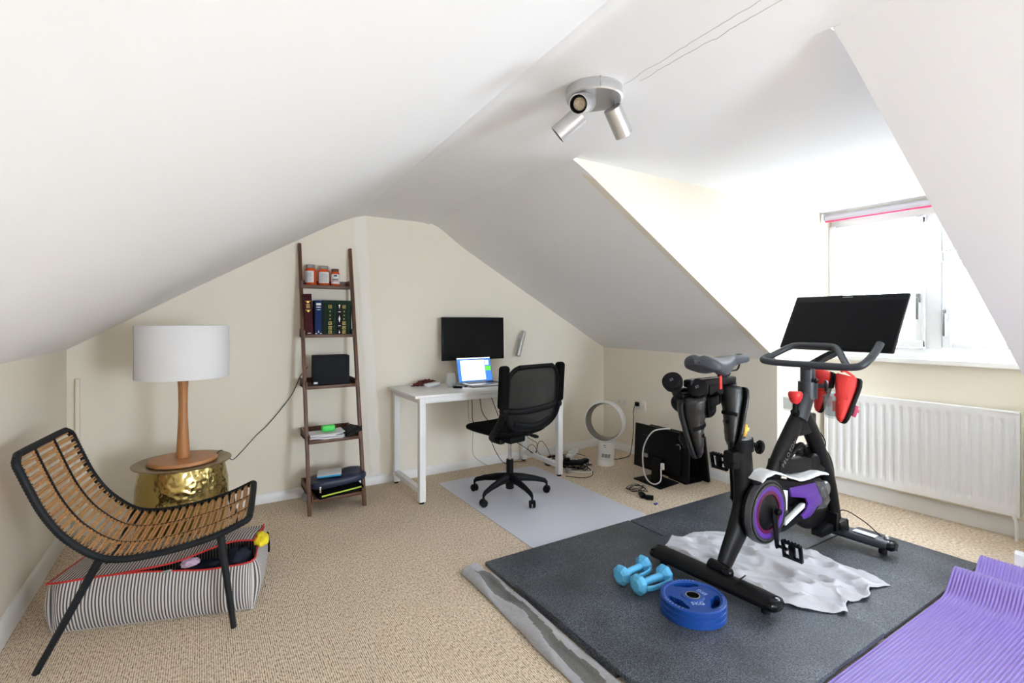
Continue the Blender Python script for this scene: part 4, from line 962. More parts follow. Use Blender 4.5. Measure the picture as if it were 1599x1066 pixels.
b = MB(); b.prism([(3.22, 2.60), (3.40, 2.59), (3.42, 2.80), (3.25, 2.80)], .010, Matrix.Translation((0, 0, .0055)), bev=.002); b.done('stand_foot', 'black', t)

# charger and clip on the carpet
tangle(2.79, 2.70, .11, .085, .03, 20, 21, .0024, 'black', 'coiled thin black charger cable on the carpet before the monitors')
t = thing('charger', 'black charger brick and plug at the end of the coiled cable, near the gym mats', 'charger', (2.71, 2.57, 0))
b = MB(); b.box((0, 0, .014), (.085, .042, .026), Matrix.Translation((2.735, 2.595, 0)) @ Matrix.Rotation(R(60), 4, 'Z'), bev=.008); b.done('brick', 'black_gloss', t)
b = MB(); b.box((0, 0, .016), (.03, .055, .03), Matrix.Translation((2.735, 2.525, 0)) @ Matrix.Rotation(R(35), 4, 'Z'), bev=.004); b.done('plug', 'black', t)
b = MB(); b.prism([(0, 0), (.03, .006), (.034, .018), (.02, .014), (.004, .02)], .008, Matrix.Translation((2.685, 2.425, .0045)), bev=.001)
M['royal'] = mat('royal_blue', (.03, .03, .35), .4); tag(b.done('blue_clip', 'royal'), 'tiny royal blue plastic clip on the carpet beside the charger plug', 'clip')
# ================================================================ gym corner: mats, cloths, weights
def mat_tile(x0, x1, y0, y1, z0, z1, label, r=.008):
    b = MB(); b.prism(rrect(x0, x1, y0, y1, r, 3), z1-z0, Matrix.Translation((0, 0, (z0+z1)/2)), bev=.002, sm=False); return tag(b.done('gym_mat', 'gym'), label, 'mat')
mat_tile(1.262, 2.302, 1.32, 2.300, .0005, .0195, 'black rubber gym mat nearest the chair mat, partly covered by the mat with the weights')
mat_tile(1.262, 2.318, .905, 1.992, .020, .040, 'topmost black gym mat, carrying the blue weights and the rear bike foot')
mat_tile(2.312, 3.36, 1.491, 2.296, .0005, .0195, 'black rubber gym mat farthest right, reaching towards the monitors')
mat_tile(2.335, 3.435, .915, 1.482, .0005, .0195, 'black rubber gym mat under the front foot of the bike, beside the purple mat')
# grey towel rolled against the mat edge
def tw(u, v):
    y = 2.31-1.50*u; x0 = 1.112+.006*sin(u*9); x1 = 1.249
    if u < .1: x1 -= .03*(1-u/.1); y -= .035*(1-v)*(1-u/.1)*-1*-1
    x = x0+(x1-x0)*v
    n = noise.noise(Vector((u*9, v*2.2, 3))); n2 = noise.noise(Vector((u*26, v*3+u*8, 5)))
    z = .006+.030*sin(pi*v)**.5*(.62+.38*sin(u*16+v*2.5+n*3))+.004*n2
    z -= .022*math.exp(-((v-.52-.10*sin(u*7)-.05*sin(u*23))/.16)**2)*(.6+.4*sin(u*13))
    return Vector((x+.004*n, y, max(.002, z)))
M['towel'] = mat('grey_towelling', (.42, .42, .44), .98, bump=.9, bscale=420, var=.2, vscale=60)
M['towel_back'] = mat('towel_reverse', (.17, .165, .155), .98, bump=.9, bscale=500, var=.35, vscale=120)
b = MB(); b.grid(tw, 260, 26, thick=.004, tdir=(0, 0, 1))
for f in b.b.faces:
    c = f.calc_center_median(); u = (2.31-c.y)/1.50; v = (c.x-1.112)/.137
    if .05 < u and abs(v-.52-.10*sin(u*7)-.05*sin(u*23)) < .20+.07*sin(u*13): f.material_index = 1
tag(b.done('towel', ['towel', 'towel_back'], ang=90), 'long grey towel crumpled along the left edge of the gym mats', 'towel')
# grey t-shirt spread under the bike
far = smooth_path([(2.165, 1.885, 0), (2.268, 1.932, 0), (2.36, 1.945, 0), (2.47, 1.925, 0), (2.589, 1.908, 0), (2.69, 1.80, 0), (2.80, 1.62, 0), (2.82, 1.47, 0), (2.807, 1.27, 0), (2.783, 1.066, 0)], 8)
nearp = smooth_path([(2.165, 1.885, 0), (2.11, 1.74, 0), (2.10, 1.596, 0), (2.11, 1.43, 0), (2.144, 1.255, 0), (2.20, 1.16, 0), (2.319, 1.048, 0), (2.44, 1.10, 0), (2.57, 1.065, 0), (2.66, 1.10, 0), (2.783, 1.066, 0)], 8)
F_, N_ = atlen(far, 90), atlen(nearp, 90)
def shirt(u, v):
    i = min(89, int(round(u*89))); p = N_[i].lerp(F_[i], v)
    base = .0415 if p.x < 2.315 and p.y < 2.0 else .021
    if 2.315 <= p.x < 2.36: base = .0415-.0205*(p.x-2.315)/.045
    q = Vector((p.x*6+p.y*2.2, p.y*3.0-p.x*1.2, 2)); n = noise.noise(q)+.5*noise.noise(q*2.3)
    rid = math.exp(-(n/.16)**2)
    e = min(1, min(v, 1-v)*8, u*7, (1-u)*7)
    rid2 = math.exp(-((noise.noise(q*1.9+Vector((5, 0, 0))))/.10)**2)
    z = base+.003+(.024*rid+.014*rid2)*(.45+.55*e)+.004*abs(noise.noise(q*4))
    return Vector((p.x, p.y, z))
b = MB(); b.grid(shirt, 90, 70, thick=.0025, tdir=(0, 0, 1)); tag(b.done('t_shirt', 'greycloth', ang=90), 'pale grey T-shirt spread wrinkled on the gym mats under the exercise bike', 'clothing')
# purple ribbed yoga mat with two humps
def ym(u, v):
    x = 1.50+2.02*u; y = .903-.62*v
    z = .002+.105*math.exp(-((x-3.035-.03*v)/.085)**2)+.070*math.exp(-((x-3.385)/.075)**2)+.012*math.exp(-((x-3.20)/.07)**2)
    z += .0026*sin(2*pi*v*.62/.0125); yy = y-.012*math.exp(-((x-3.2)/.1)**2)
    return Vector((x, yy, z+.003))
m = M['yoga'] = mat('purple_foam', (.215, .145, .46), .36, spec=.7)
b = MB(); b.grid(ym, 150, 354, thick=.009, tdir=(0, 0, 1)); tag(b.done('yoga_mat', 'yoga', ang=90), 'ribbed purple foam exercise mat with two humps, in the right foreground', 'mat')

# blue weight plates
PXc, PYc = 1.782, 1.402
def plate(z, rot, label):
    t = thing('weight_plate', label, 'weight plate', (PXc, PYc, z), rot, 'blue weight plates on the gym mat')
    r0, r1, nr, na, h = .028, .135, 22, 126, .024
    b = MB(); rs = [r0+(r1-r0)*i/(nr-1) for i in range(nr)]
    def hole(i, k):
        r = (rs[i]+rs[min(i+1, nr-1)])/2; a = (k+.5)/na*360
        d = min(abs((a-c+180) % 360-180) for c in (30, 150, 270)); 
        wd = 33 if r > .092 else 33-(.092-r)/.024*26
        return .070 < r < .112 and d < wd
    def hz(i):
        r = rs[i]; e = .0
        if r > .116: e = .0
        elif r > .048: e = -.0045
        if i == nr-1: e = -.004
        return h+e
    T, Bm = {}, {}
    for i in range(nr):
        for k in range(na):
            a = 2*pi*k/na; T[i, k] = b.b.verts.new((rs[i]*cos(a), rs[i]*sin(a), hz(i))); Bm[i, k] = b.b.verts.new((rs[i]*cos(a), rs[i]*sin(a), .0 if i < nr-1 else .003))
    sol = lambda i, k: 0 <= i < nr-1 and not hole(i, k % na)
    fs = []
    for i in range(nr-1):
        for k in range(na):
            if not sol(i, k): continue
            k2 = (k+1) % na
            fs.append(b.b.faces.new((T[i, k], T[i+1, k], T[i+1, k2], T[i, k2]))); fs.append(b.b.faces.new((Bm[i, k], Bm[i, k2], Bm[i+1, k2], Bm[i+1, k])))
            if not sol(i-1, k): fs.append(b.b.faces.new((T[i, k2], Bm[i, k2], Bm[i, k], T[i, k])))
            if not sol(i+1, k): fs.append(b.b.faces.new((T[i+1, k], Bm[i+1, k], Bm[i+1, k2], T[i+1, k2])))
            if not sol(i, k-1): fs.append(b.b.faces.new((T[i, k], Bm[i, k], Bm[i+1, k], T[i+1, k])))
            if not sol(i, k+1): fs.append(b.b.faces.new((T[i+1, k2], Bm[i+1, k2], Bm[i, k2], T[i, k2])))
    for v in [v for v in b.b.verts if not v.link_faces]: b.b.verts.remove(v)
    for f in fs: f.smooth = True
    dn_ = b.done('disc', 'blue', t, local=True, ang=25)
    b = MB(); b.lathe([(.026, 0), (.030, 0), (.030, h+.0008), (.0255, h+.0008), (.0255, 0)], None, 32); lab(b.done('hub_ring', 'chrome', t, local=True), 'steel hub ring')
    b = MB()
    for a, s_ in ((210, .030), (330, .026)):
        q = R(a); b.text('5KG', s_, Matrix.Translation((.058*cos(q), .058*sin(q)*1.0, h-.004)) @ Matrix.Rotation(q+pi/2, 4, 'Z'), ext=.0012)
    for a0_ in (10, 130, 250):
        for k in range(7): q = R(a0_+k*7); b.box((.124, 0, h+.0003), (.010, .0025, .001), Matrix.Rotation(q, 4, 'Z'))
    b.done('raised_marks', 'white_rub', t, local=True); return t
M['white_rub'] = mat('worn_white_paint', (.30, .40, .62), .6)
plate(.0402, R(20), 'blue tri-grip weight plate at the bottom of the stack of three')
plate(.0644, R(33), 'blue tri-grip weight plate in the middle of the stack of three')
plate(.0886, R(28), 'blue tri-grip weight plate marked 5KG on top of the stack of three')

def hexdb(p, q, label, bow):
    p, q = Vector(p), Vector(q); c = (p+q)/2; d = (q-p); L_ = d.length; d.normalize()
    t = thing('dumbbell', label, 'dumbbell', (c.x, c.y, .04), 0, None)
    m_ = axis(c, d)
    for s_ in (-1, 1):
        b = MB(); b.lathe([(0, s_*(L_/2+.018)), (.026, s_*(L_/2+.018)), (.043, s_*(L_/2+.008)), (.0475, s_*(L_/2-.003)), (.043, s_*(L_/2-.016)), (.022, s_*(L_/2-.030)), (0, s_*(L_/2-.030))], m_ @ Matrix.Rotation(R(22), 4, 'Z'), 8)
        b.done('head', 'ltblue', t, ang=20)
    b = MB(); b.tube([p, c, q], .0175, 16); b.done('handle', 'ltblue', t)
    n_ = Vector((d.y, -d.x, 0))*bow
    b = MB(); b.tube(smooth_path([p+n_*.015+d*.01, p+n_*.050+d*.02, c+n_*.060, q+n_*.050-d*.02, q+n_*.015-d*.01], 8), .013, 10, flat=(1.0, .28, (0, 0, 1))); b.done('hand_guard', 'ltblue', t)
hexdb((1.675, 1.722, .0865), (1.845, 1.738, .0865), 'light blue hexagonal dumbbell farther back, left of the bike foot', 1)
hexdb((1.680, 1.620, .0865), (1.858, 1.620, .0865), 'light blue hexagonal dumbbell nearest the stack of blue plates', 1)

# ================================================================ exercise bike
BK = 'black exercise bike with a large tilted screen and purple drive cover, by the window'
t = bike = thing('exercise_bike', BK, 'exercise bike', (2.55, 1.475, .02))
def stab(name, x0, y0, x1, y1, z, r, mt, capm):
    b = MB(); p0, p1 = Vector((x0, y0, z)), Vector((x1, y1, z)); b.tube([p0, p0.lerp(p1, .1), p0.lerp(p1, .5), p0.lerp(p1, .9), p1], [r*.92, r, r, r, r*.92], 24, flat=(1.35, .72, (1, 0, 0)))
    s_ = b.done(name, mt, t)
    for a, c in ((p0, p1), (p1, p0)):
        d = (a-c).normalized(); b = MB(); b.tube([a-d*.004, a+d*.014, a+d*.026], [r*.94, r*.90, r*.60], 24, flat=(1.35, .72, (1, 0, 0))); b.done('end_cap', capm, s_)
        b = MB(); q = a-d*.035; zf = .0402 if x0 < 2.3 else .0202; b.cyl((q.x, q.y, zf), .020, z-zf-.01, bev=.003); b.done('levelling_foot', 'rubber', s_)
    return s_
stab('rear_stabiliser', 2.005, 1.790, 2.045, 1.200, .093, .043, 'dark_metal', 'black_gloss')
fs_ = stab('front_stabiliser', 3.115, 1.775, 3.150, 1.205, .075, .040, 'graphite', 'black_gloss')
b = MB(); b.box((3.135, 1.32, .1035), (.045, .11, .002)); lab(b.done('sticker', 'label', fs_), 'pale sticker')
b = MB(); b.ball((3.155, 1.225, .107), .015, seg=14); b.done('transport_knob', 'alu', fs_)
def ftube(name, pts, hw, hy, mt='dark_metal', par=None, seg=20, n=5):
    P = smooth_path(pts, n); L_ = len(P); m_ = len(hw); rr = []
    for i in range(L_):
        f = i/(L_-1)*(m_-1); k = min(m_-2, int(f)); rr.append(hw[k]+(hw[k+1]-hw[k])*(f-k))
    b = MB(); b.tube(P, rr, seg, flat=(hy, 1, (0, 1, 0))); return b.done(name, mt, par or t, ang=60)
cy_ = 1.475
ftube('rear_post', [(2.075, cy_, .095), (2.135, cy_, .18), (2.215, cy_, .29), (2.255, cy_, .40), (2.250, cy_, .52), (2.232, cy_, .665)], [.040, .052, .066, .066, .062, .062], .62)
b = MB(); b.cyl((2.06, cy_-.05, .125), .030, .10, (0, 1, 0), bev=.006); b.ball((2.05, cy_-.052, .128), .028, seg=18); b.done('pivot_cap', 'black_gloss', t)
b = MB(); b.tube([(2.231, cy_, .655), (2.226, cy_, .715)], .058, 28); b.done('clamp_collar', 'black', t)
b = MB(); b.tube([(2.226, cy_, .712), (2.225, cy_, .722)], .050, 28); b.done('collar_ring', 'grey_metal', t)
b = MB(); b.tube([(2.27, cy_-.02, .69), (2.315, cy_-.035, .668)], .012, 12); b.cyl((2.312, cy_-.035, .668), .034, .022, (.8, -.5, -.25), 28, bev=.006); b.done('clamp_knob', 'black', t)
b = MB(); b.box((2.145, cy_-.01, .625), (.06, .06, .085), bev=.012); b.box((2.13, cy_-.02, .60), (.05, .05, .03), bev=.008); b.done('clamp_block', 'black', t)
b = MB(); b.tube([(2.228, cy_, .70), (2.19, cy_, .85), (2.150, cy_, .985)], .027, 20, flat=(1, .8, (0, 1, 0))); b.done('seat_post', 'graphite', t)
b = MB(); b.box((2.0, cy_, 1.003), (.33, .045, .034), bev=.008); b.done('seat_slider', 'dark_metal', t)
b = MB(); b.box((1.945, cy_-.004, 1.0215), (.20, .030, .003), bev=.001); lab(b.done('slider_rail', 'alu', t), 'bright metal slider rail')
b = MB(); b.tube([(2.085, cy_, 1.015), (2.09, cy_, 1.045)], .022, 18); b.cyl((2.09, cy_-.035, 1.042), .014, .07, (0, 1, 0), bev=.003); b.box((2.09, cy_, 1.05), (.06, .05, .018), bev=.004); b.done('saddle_clamp', 'black', t)
# saddle
def sadf(u, v):
    x = 1.885+.388*u; a = 2*pi*v
    w_ = .098*math.sin(min(1, u/.16)*pi/2)**.6 if u < .16 else (.098-(.098-.036)*min(1, ((u-.16)/.50))**1.25 if u < .66 else .036)
    if u > .9: w_ *= math.sqrt(max(.02, 1-((u-.9)/.1)**2))
    h = .034*(1 if u > .08 else .5+.5*u/.08)*(1-.35*max(0, (u-.6)/.4))
    if u > .92: h *= math.sqrt(max(.05, 1-((u-.92)/.08)**2))
    if u < .04: w_ *= .6+.4*u/.04
    zc = 1.088+.014*math.exp(-(u/.25)**2)+.012*u-.012*math.sin(pi*min(1, u*1.3))
    y = w_*cos(a); z = h*sin(a)
    if sin(a) > 0: z = h*abs(sin(a))**.7-.010*math.exp(-(y/.016)**2)*(u < .85)*min(1, (1-u)*6)
    if sin(a) < 0: z = -h*(1.0+.75*math.exp(-((u-.38)/.22)**2))*abs(sin(a))**.8*(.5+.5*abs(cos(a))*1.4 if u < .5 else .8)
    z -= .012*(abs(y)/.1)**2
    return Vector((x, cy_+y, zc+z))
b = MB(); b.grid(sadf, 60, 48, cv=True)
vv = b.last; b.b.faces.new(list(reversed(vv[0]))); b.b.faces.new(vv[-1])
M['saddle'] = mat('saddle_vinyl', (.055, .062, .078), .45, bump=.2, bscale=300)
sd = b.done('saddle', 'saddle', t, ang=80)
b = MB()
for s_ in (-1, 1): b.tube(smooth_path([(1.965, cy_+s_*.045, 1.080), (2.03, cy_+s_*.026, 1.046), (2.13, cy_+s_*.022, 1.048), (2.18, cy_+s_*.018, 1.055), (2.215, cy_+s_*.008, 1.10)], 5), .0042, 8)
b.done('saddle_rail', 'dark_metal', sd)
# A-shaped front frame
yf = 1.46
ftube('frame_rear_leg', [(2.735, yf, .80), (2.66, yf, .715), (2.56, yf, .60), (2.455, yf, .475)], [.045, .052, .056, .052], .62)
ftube('frame_front_leg', [(2.745, yf, .80), (2.84, yf, .68), (2.96, yf, .50), (3.05, yf, .33), (3.12, yf, .10)], [.045, .05, .048, .042, .036], .72)
ftube('frame_web', [(2.73, yf, .83), (2.735, yf, .76), (2.74, yf, .68)], [.038, .075, .100], .34)
b = MB(); b.prism([(2.49, .575), (2.80, .545), (2.93, .47), (2.90, .43), (2.78, .475), (2.47, .505)], .075, Matrix(((1, 0, 0, 0), (0, 0, 1, yf), (0, 1, 0, 0), (0, 0, 0, 1))), bev=.012); b.done('frame_crossbar', 'dark_metal', t)
xa = Vector((.70, 0, .714)).normalized(); zb = Vector((0, -1, 0)); yb_ = zb.cross(xa); mm = Matrix((xa, yb_, zb)).transposed().to_4x4(); mm.translation = Vector((2.560, yf-.0385, .606))
b = MB(); b.text('PELOTON', .031, mm, ext=.0008, sx=1.0, spacing=1.35); lab(b.done('brand_lettering', 'grey_metal', t), 'grey letters PELOTON on the rear leg of the frame')
b = MB(); b.cyl((2.82, yf-.01, .515), .05, .03, (0, -1, 0), bev=.01); b.ball((2.70, yf, .60), (.035, .03, .03)); b.tube(smooth_path([(2.63, yf, .57), (2.70, yf-.02, .63), (2.78, yf, .58)], 5), .012, 8); b.done('brake_unit', 'black', t)
# head post, stem
ftube('head_post', [(2.705, yf-.01, .760), (2.74, yf-.01, .82), (2.785, yf-.01, .885)], [.048, .050, .046], .75, 'graphite')
b = MB(); b.tube([(2.788, yf-.01, .865), (2.790, yf-.01, .955)], .047, 28); b.tube([(2.790, yf-.01, .950), (2.790, yf-.01, 1.035)], .036, 28); b.done('stem', 'graphite', t)
b = MB(); b.cyl((2.775, yf-.055, .965), .013, .012, (0, -1, 0), bev=.003); b.done('stem_bolt', 'black_gloss', t)
b = MB(); b.tube([(2.81, yf-.04, .935), (2.84, yf-.08, .935)], .012, 12); b.cyl((2.835, yf-.072, .935), .032, .018, (.5, -.85, 0), 28, bev=.006); b.done('stem_knob', 'graphite', t)
b = MB(); b.cyl((2.665, yf-.01, .80), .012, .055); b.done('resistance_shaft', 'black', t)
b = MB(); b.lathe([(0, .0), (.012, 0), (.024, .012), (.034, .040), (.035, .055), (.028, .066), (0, .068)], Matrix.Translation((2.668, yf-.01, .845)), 24); lab(b.done('resistance_knob', 'red', t), 'red resistance knob')
b = MB(); b.tube([(2.69, yf, .76), (2.665, yf-.01, .805)], .022, 16); b.done('knob_seat', 'black', t)
# handlebar
b = MB(); r_ = .0185
b.tube(smooth_path([(2.80, 1.665, 1.085), (2.765, 1.683, 1.066), (2.745, 1.665, 1.056), (2.745, 1.58, 1.050), (2.75, 1.45, 1.050), (2.75, 1.32, 1.050), (2.75, 1.22, 1.052), (2.765, 1.175, 1.066), (2.82, 1.155, 1.11), (2.875, 1.150, 1.155), (2.89, 1.149, 1.170)], 5), r_, 16)
b.tube(smooth_path([(2.755, 1.675, 1.060), (2.83, 1.64, 1.100), (2.895, 1.585, 1.140), (2.90, 1.50, 1.146), (2.90, 1.40, 1.146), (2.885, 1.35, 1.136), (2.82, 1.29, 1.09), (2.752, 1.235, 1.052)], 6), r_*.92, 16)
b.done('handlebar', 'graphite', t, ang=80)
b = MB(); b.box((2.79, 1.44, 1.036), (.09, .055, .028), bev=.008); b.tube([(2.80, 1.43, 1.033), (2.80, 1.27, 1.036)], .010, 12); b.done('bar_clamp', 'graphite', t)
# screen
c0 = Vector((2.94, 1.405, 1.128)); c1 = Vector((3.10, 1.388, 1.432)); up = (c1-c0); hh = up.length; up.normalize(); xr = Vector((0, -1, 0)); nz = xr.cross(up)
smt = Matrix((xr, up, nz)).transposed().to_4x4(); smt.translation = (c0+c1)/2
b = MB(); b.box((0, 0, -.014), (.578, hh, .026), smt, bev=.007, seg=3); sc_ = b.done('display', 'bezel', t)
b = MB(); b.box((0, -.012, -.0005), (.545, hh-.06, .001), smt); b.done('display_glass', 'screen', sc_)
b = MB(); b.box((0, hh/2-.016, -.0004), (.052, .004, .001), smt); b.done('display_logo', 'grey_metal', sc_)
b = MB(); b.box((0, -.02, -.04), (.16, .14, .04), smt, bev=.01); b.tube(smooth_path([(3.06, 1.40, 1.21), (3.02, 1.41, 1.12), (2.92, 1.43, 1.08), (2.80, 1.445, 1.04)], 5), .022, 14); b.done('display_bracket', 'black', t)
# flywheel
b = MB(); m_ = axis((2.90, cy_+.012, .362), (0, 1, 0)); b.lathe([(0, -.012), (.05, -.014), (.055, -.006), (.17, -.006), (.185, -.014), (.228, -.014), (.234, -.008), (.234, .014), (.228, .018), (.18, .018), (.17, .008), (0, .010)], m_, 72); b.done('flywheel', 'dark_metal', t)
b = MB(); b.lathe([(.236, .0), (.246, -.02), (.246, .025), (.236, .02)], m_, 40, a0=R(-100), a1=R(60)) if False else b.cyl((2.90, cy_-.02, .362), .045, .05, (0, -1, 0), bev=.008); b.done('flywheel_hub', 'grey_metal', t)
# drive cover
yc_ = 1.405
XZ = lambda y: Matrix(((1, 0, 0, 0), (0, 0, 1, y), (0, 1, 0, 0), (0, 0, 0, 1)))
dc = axis((2.312, yc_, .365), (0, -1, 0))
b = MB(); b.lathe([(0, -.03), (.140, -.03), (.150, -.02), (.152, .010), (.144, .024), (.128, .026), (.124, .018), (0, .018)], dc, 64); cv = b.done('drive_cover', 'black', t)
b = MB(); b.lathe([(.100, .0185), (.122, .020), (.124, .026), (.118, .028), (.100, .022)], dc, 64); lab(b.done('purple_ring', 'purple', cv), 'purple ring of the drive cover')
b = MB(); b.lathe([(.084, .0185), (.100, .0215), (.101, .0225), (.086, .024)], dc, 64); lab(b.done('magenta_ring', 'magenta', cv), 'dark magenta inner ring')
b = MB(); b.lathe([(0, .030), (.045, .030), (.078, .022), (.083, .018)], dc, 48); b.done('chainring_disc', 'dark_metal', cv)
b = MB(); b.lathe([(.126, .027), (.150, .022), (.1545, .0), (.1545, -.005)], dc, 64); lab(b.done('clear_rim', 'smoke', cv), 'clear plastic rim'); 
b = MB(); b.prism([(2.24, .505), (2.33, .522), (2.45, .495), (2.62, .452), (2.80, .450), (2.86, .40), (2.83, .395), (2.78, .425), (2.60, .420), (2.44, .455), (2.36, .48)], .07, XZ(yc_+.02), bev=.006); b.done('belt_guard', 'black', t)
b = MB(); b.prism([(2.36, .235), (2.48, .232), (2.66, .262), (2.84, .268), (2.88, .30), (2.84, .32), (2.70, .305), (2.62, .285), (2.46, .258)], .06, XZ(yc_+.02), bev=.006); b.done('lower_beam', 'dark_metal', t)
b = MB(); b.prism([(2.505, .447), (2.745, .432), (2.785, .37), (2.815, .335), (2.81, .31), (2.765, .300), (2.70, .262), (2.635, .262), (2.615, .285), (2.66, .305), (2.675, .335), (2.655, .365), (2.60, .380), (2.52, .398)], .012, XZ(yc_-.012), bev=.003); lab(b.done('purple_panel', 'purple', t), 'bright purple side panel')
b = MB(); b.prism([(2.735, .446), (2.85, .415), (2.905, .31), (2.86, .275), (2.775, .285), (2.81, .34), (2.77, .40)], .045, XZ(yc_+.005), bev=.006); lab(b.done('clear_cover', 'smoke', t), 'clear plastic rear cover')
b = MB(); b.prism([(2.475, .262), (2.65, .318), (2.655, .338), (2.635, .340), (2.475, .285)], .02, XZ(yc_-.004), bev=.003); b.prism([(2.462, .44), (2.505, .43), (2.50, .335), (2.468, .33)], .012, XZ(yc_+.0)); lab(b.done('white_strip', 'whitecloth', t), 'white strips inside the cover')
b = MB(); b.box((2.62, yc_+.055, .36), (.30, .03, .10), bev=.01); b.done('inner_frame', 'black', t)
# cranks and pedals
def crank(sgn, y0, ang):
    d = Vector((sin(ang), 0, -cos(ang))); o = Vector((2.322, y0, .378)); e = o+d*.172
    b = MB(); b.tube([o-d*.018, o, e, e+d*.012], [.014, .020, .014, .010], 14, flat=(.55, 1, (0, 1, 0))); b.cyl((o.x, o.y-.008, o.z), .016, .022, (0, -1, 0) if sgn < 0 else (0, 1, 0), bev=.004)
    cr_ = b.done('crank_arm', 'black', t)
    b = MB(); q = e+Vector((0, sgn*.05, 0)); b.tube([e, q], .008, 10)
    tm = Matrix.Translation(q+Vector((0, sgn*.022, 0))) @ Matrix.Rotation(R(78), 4, 'Y')
    for s2 in (-1, 1): b.box((s2*.036, 0, 0), (.014, .085, .016), tm, bev=.003); b.box((0, s2*.040, 0), (.085, .012, .020), tm, bev=.003)
    b.box((0, 0, 0), (.062, .026, .028), tm, bev=.008)
    for k in range(5): b.box((-.042, -.032+k*.016, 0), (.006, .007, .020), tm)
    b.done('pedal', 'black_gloss', cr_)
crank(-1, yc_-.045, .12); crank(1, cy_+.10, .12+pi)
# bottle cages, front cable
def cup(cx_, cy2, cz, rr, hh_, tilt, name, mt, par):
    b = MB(); b.lathe([(0, 0), (rr*.85, 0), (rr, hh_*.12), (rr*1.05, hh_), (rr*1.0, hh_), (rr*.94, hh_*.14), (0, hh_*.06)], Matrix.Translation((cx_, cy2, cz)) @ Matrix.Rotation(tilt, 4, 'Y'), 28); return b.done(name, mt, par)
cup(2.845, yf-.115, .775, .042, .115, -.12, 'bottle_cage', 'clear', t); cup(2.705, yf+.045, .80, .028, .07, 0, 'bottle_cage', 'clear', t)
b = MB(); b.box((2.87, yf+.02, .73), (.05, .05, .09), bev=.01); b.done('power_box', 'graphite', t)
for pts in ([(2.88, yf, .70), (2.93, yf-.03, .62), (2.97, yf, .50)], [(2.055, cy_-.055, .12), (2.10, 1.40, .095), (2.09, 1.36, .131), (2.02, 1.35, .130), (1.985, 1.37, .10)],
            [(3.10, 1.47, .11), (3.12, 1.43, .20), (3.16, 1.34, .16), (3.20, 1.27, .09), (3.22, 1.20, .03)], [(3.12, 1.43, .108), (3.08, 1.38, .112), (3.11, 1.40, .16), (3.15, 1.42, .12)]):
    b = MB(); b.tube(smooth_path(pts, 6), .003, 6); b.done('cable', 'black', t)
# brackets at the front foot
b = MB(); b.box((3.10, yf, .125), (.10, .11, .05), bev=.01); b.prism([(2.90, .09), (3.06, .09), (3.06, .13), (2.98, .15), (2.90, .12)], .06, XZ(yf), bev=.005); b.prism([(3.02, .10), (3.07, .10), (3.05, .20), (3.03, .20)], .09, XZ(yf)); b.done('front_bracket', 'dark_metal', t)

# white cloth laid along the guard
def wc(u, v):
    P = [(2.235, .522), (2.27, .540), (2.345, .548), (2.44, .518), (2.55, .478), (2.65, .470), (2.76, .478), (2.84, .462)]
    k = u*(len(P)-1); i = min(len(P)-2, int(k)); f = k-i; x = P[i][0]+(P[i+1][0]-P[i][0])*f; z = P[i][1]+(P[i+1][1]-P[i][1])*f
    y = 1.366+.085*v; e = .004*math.exp(-(v/.12)**2)
    return Vector((x, y-.004*noise.noise(Vector((u*9, v, 1))), z+.004-e+.003*noise.noise(Vector((u*12, v*3, 4)))))
b = MB(); b.grid(wc, 60, 16, thick=.007, tdir=(0, 0, 1)); tag(b.done('sweat_cloth', 'whitecloth', ang=90), 'folded white cloth lying along the top of the purple drive cover of the bike', 'cloth')

# dumbbells in the rack behind the saddle
b = MB(); b.box((1.90, 1.505, .945), (.17, .05, .03), Matrix.Identity(4), bev=.008); b.lathe([(.030, -.02), (.040, -.02), (.040, .025), (.030, .025), (.030, -.02)], axis((1.865, 1.50, .945), (.3, .2, -1)), 24); b.lathe([(.030, -.02), (.040, -.02), (.040, .025), (.030, .025), (.030, -.02)], axis((1.985, 1.47, .930), (.3, .2, -1)), 24)
b.box((2.02, 1.475, .965), (.10, .04, .05), bev=.008); b.done('dumbbell_rack', 'black', bike)
def rdb(p, q, label):
    p, q = Vector(p), Vector(q); d = (q-p); L_ = d.length; t = thing('dumbbell', label, 'dumbbell', (p+q)/2, 0, None); m_ = axis(p, d)
    b = MB(); b.tube([p, q], .021, 16); b.done('handle', 'graphite' if False else 'rubber', t)
    for z0_ in (-.022, L_-.016):
        b = MB(); b.lathe([(0, z0_), (.034, z0_), (.043, z0_+.006), (.045, z0_+.018), (.041, z0_+.040), (.022, z0_+.046), (0, z0_+.046)], m_, 32); b.done('head', 'black', t)
    b = MB()
    for s_ in (-1, 1): b.box((s_*.004, s_*.002, -.0224), (.0022, .014, .001), m_ @ Matrix.Rotation(.9, 4, 'Z')); b.box((s_*.002, s_*-.005, -.0224), (.009, .002, .001), m_ @ Matrix.Rotation(.9, 4, 'Z'))
    b.done('logo', 'grey_metal', t)
rdb((1.770, 1.500, 1.012), (1.895, 1.558, .905), 'black dumbbell on the left behind the bike saddle, pale mark on its round end')
rdb((1.862, 1.438, .982), (2.000, 1.500, .878), 'black dumbbell right of its twin behind the bike saddle, pale mark on its end')

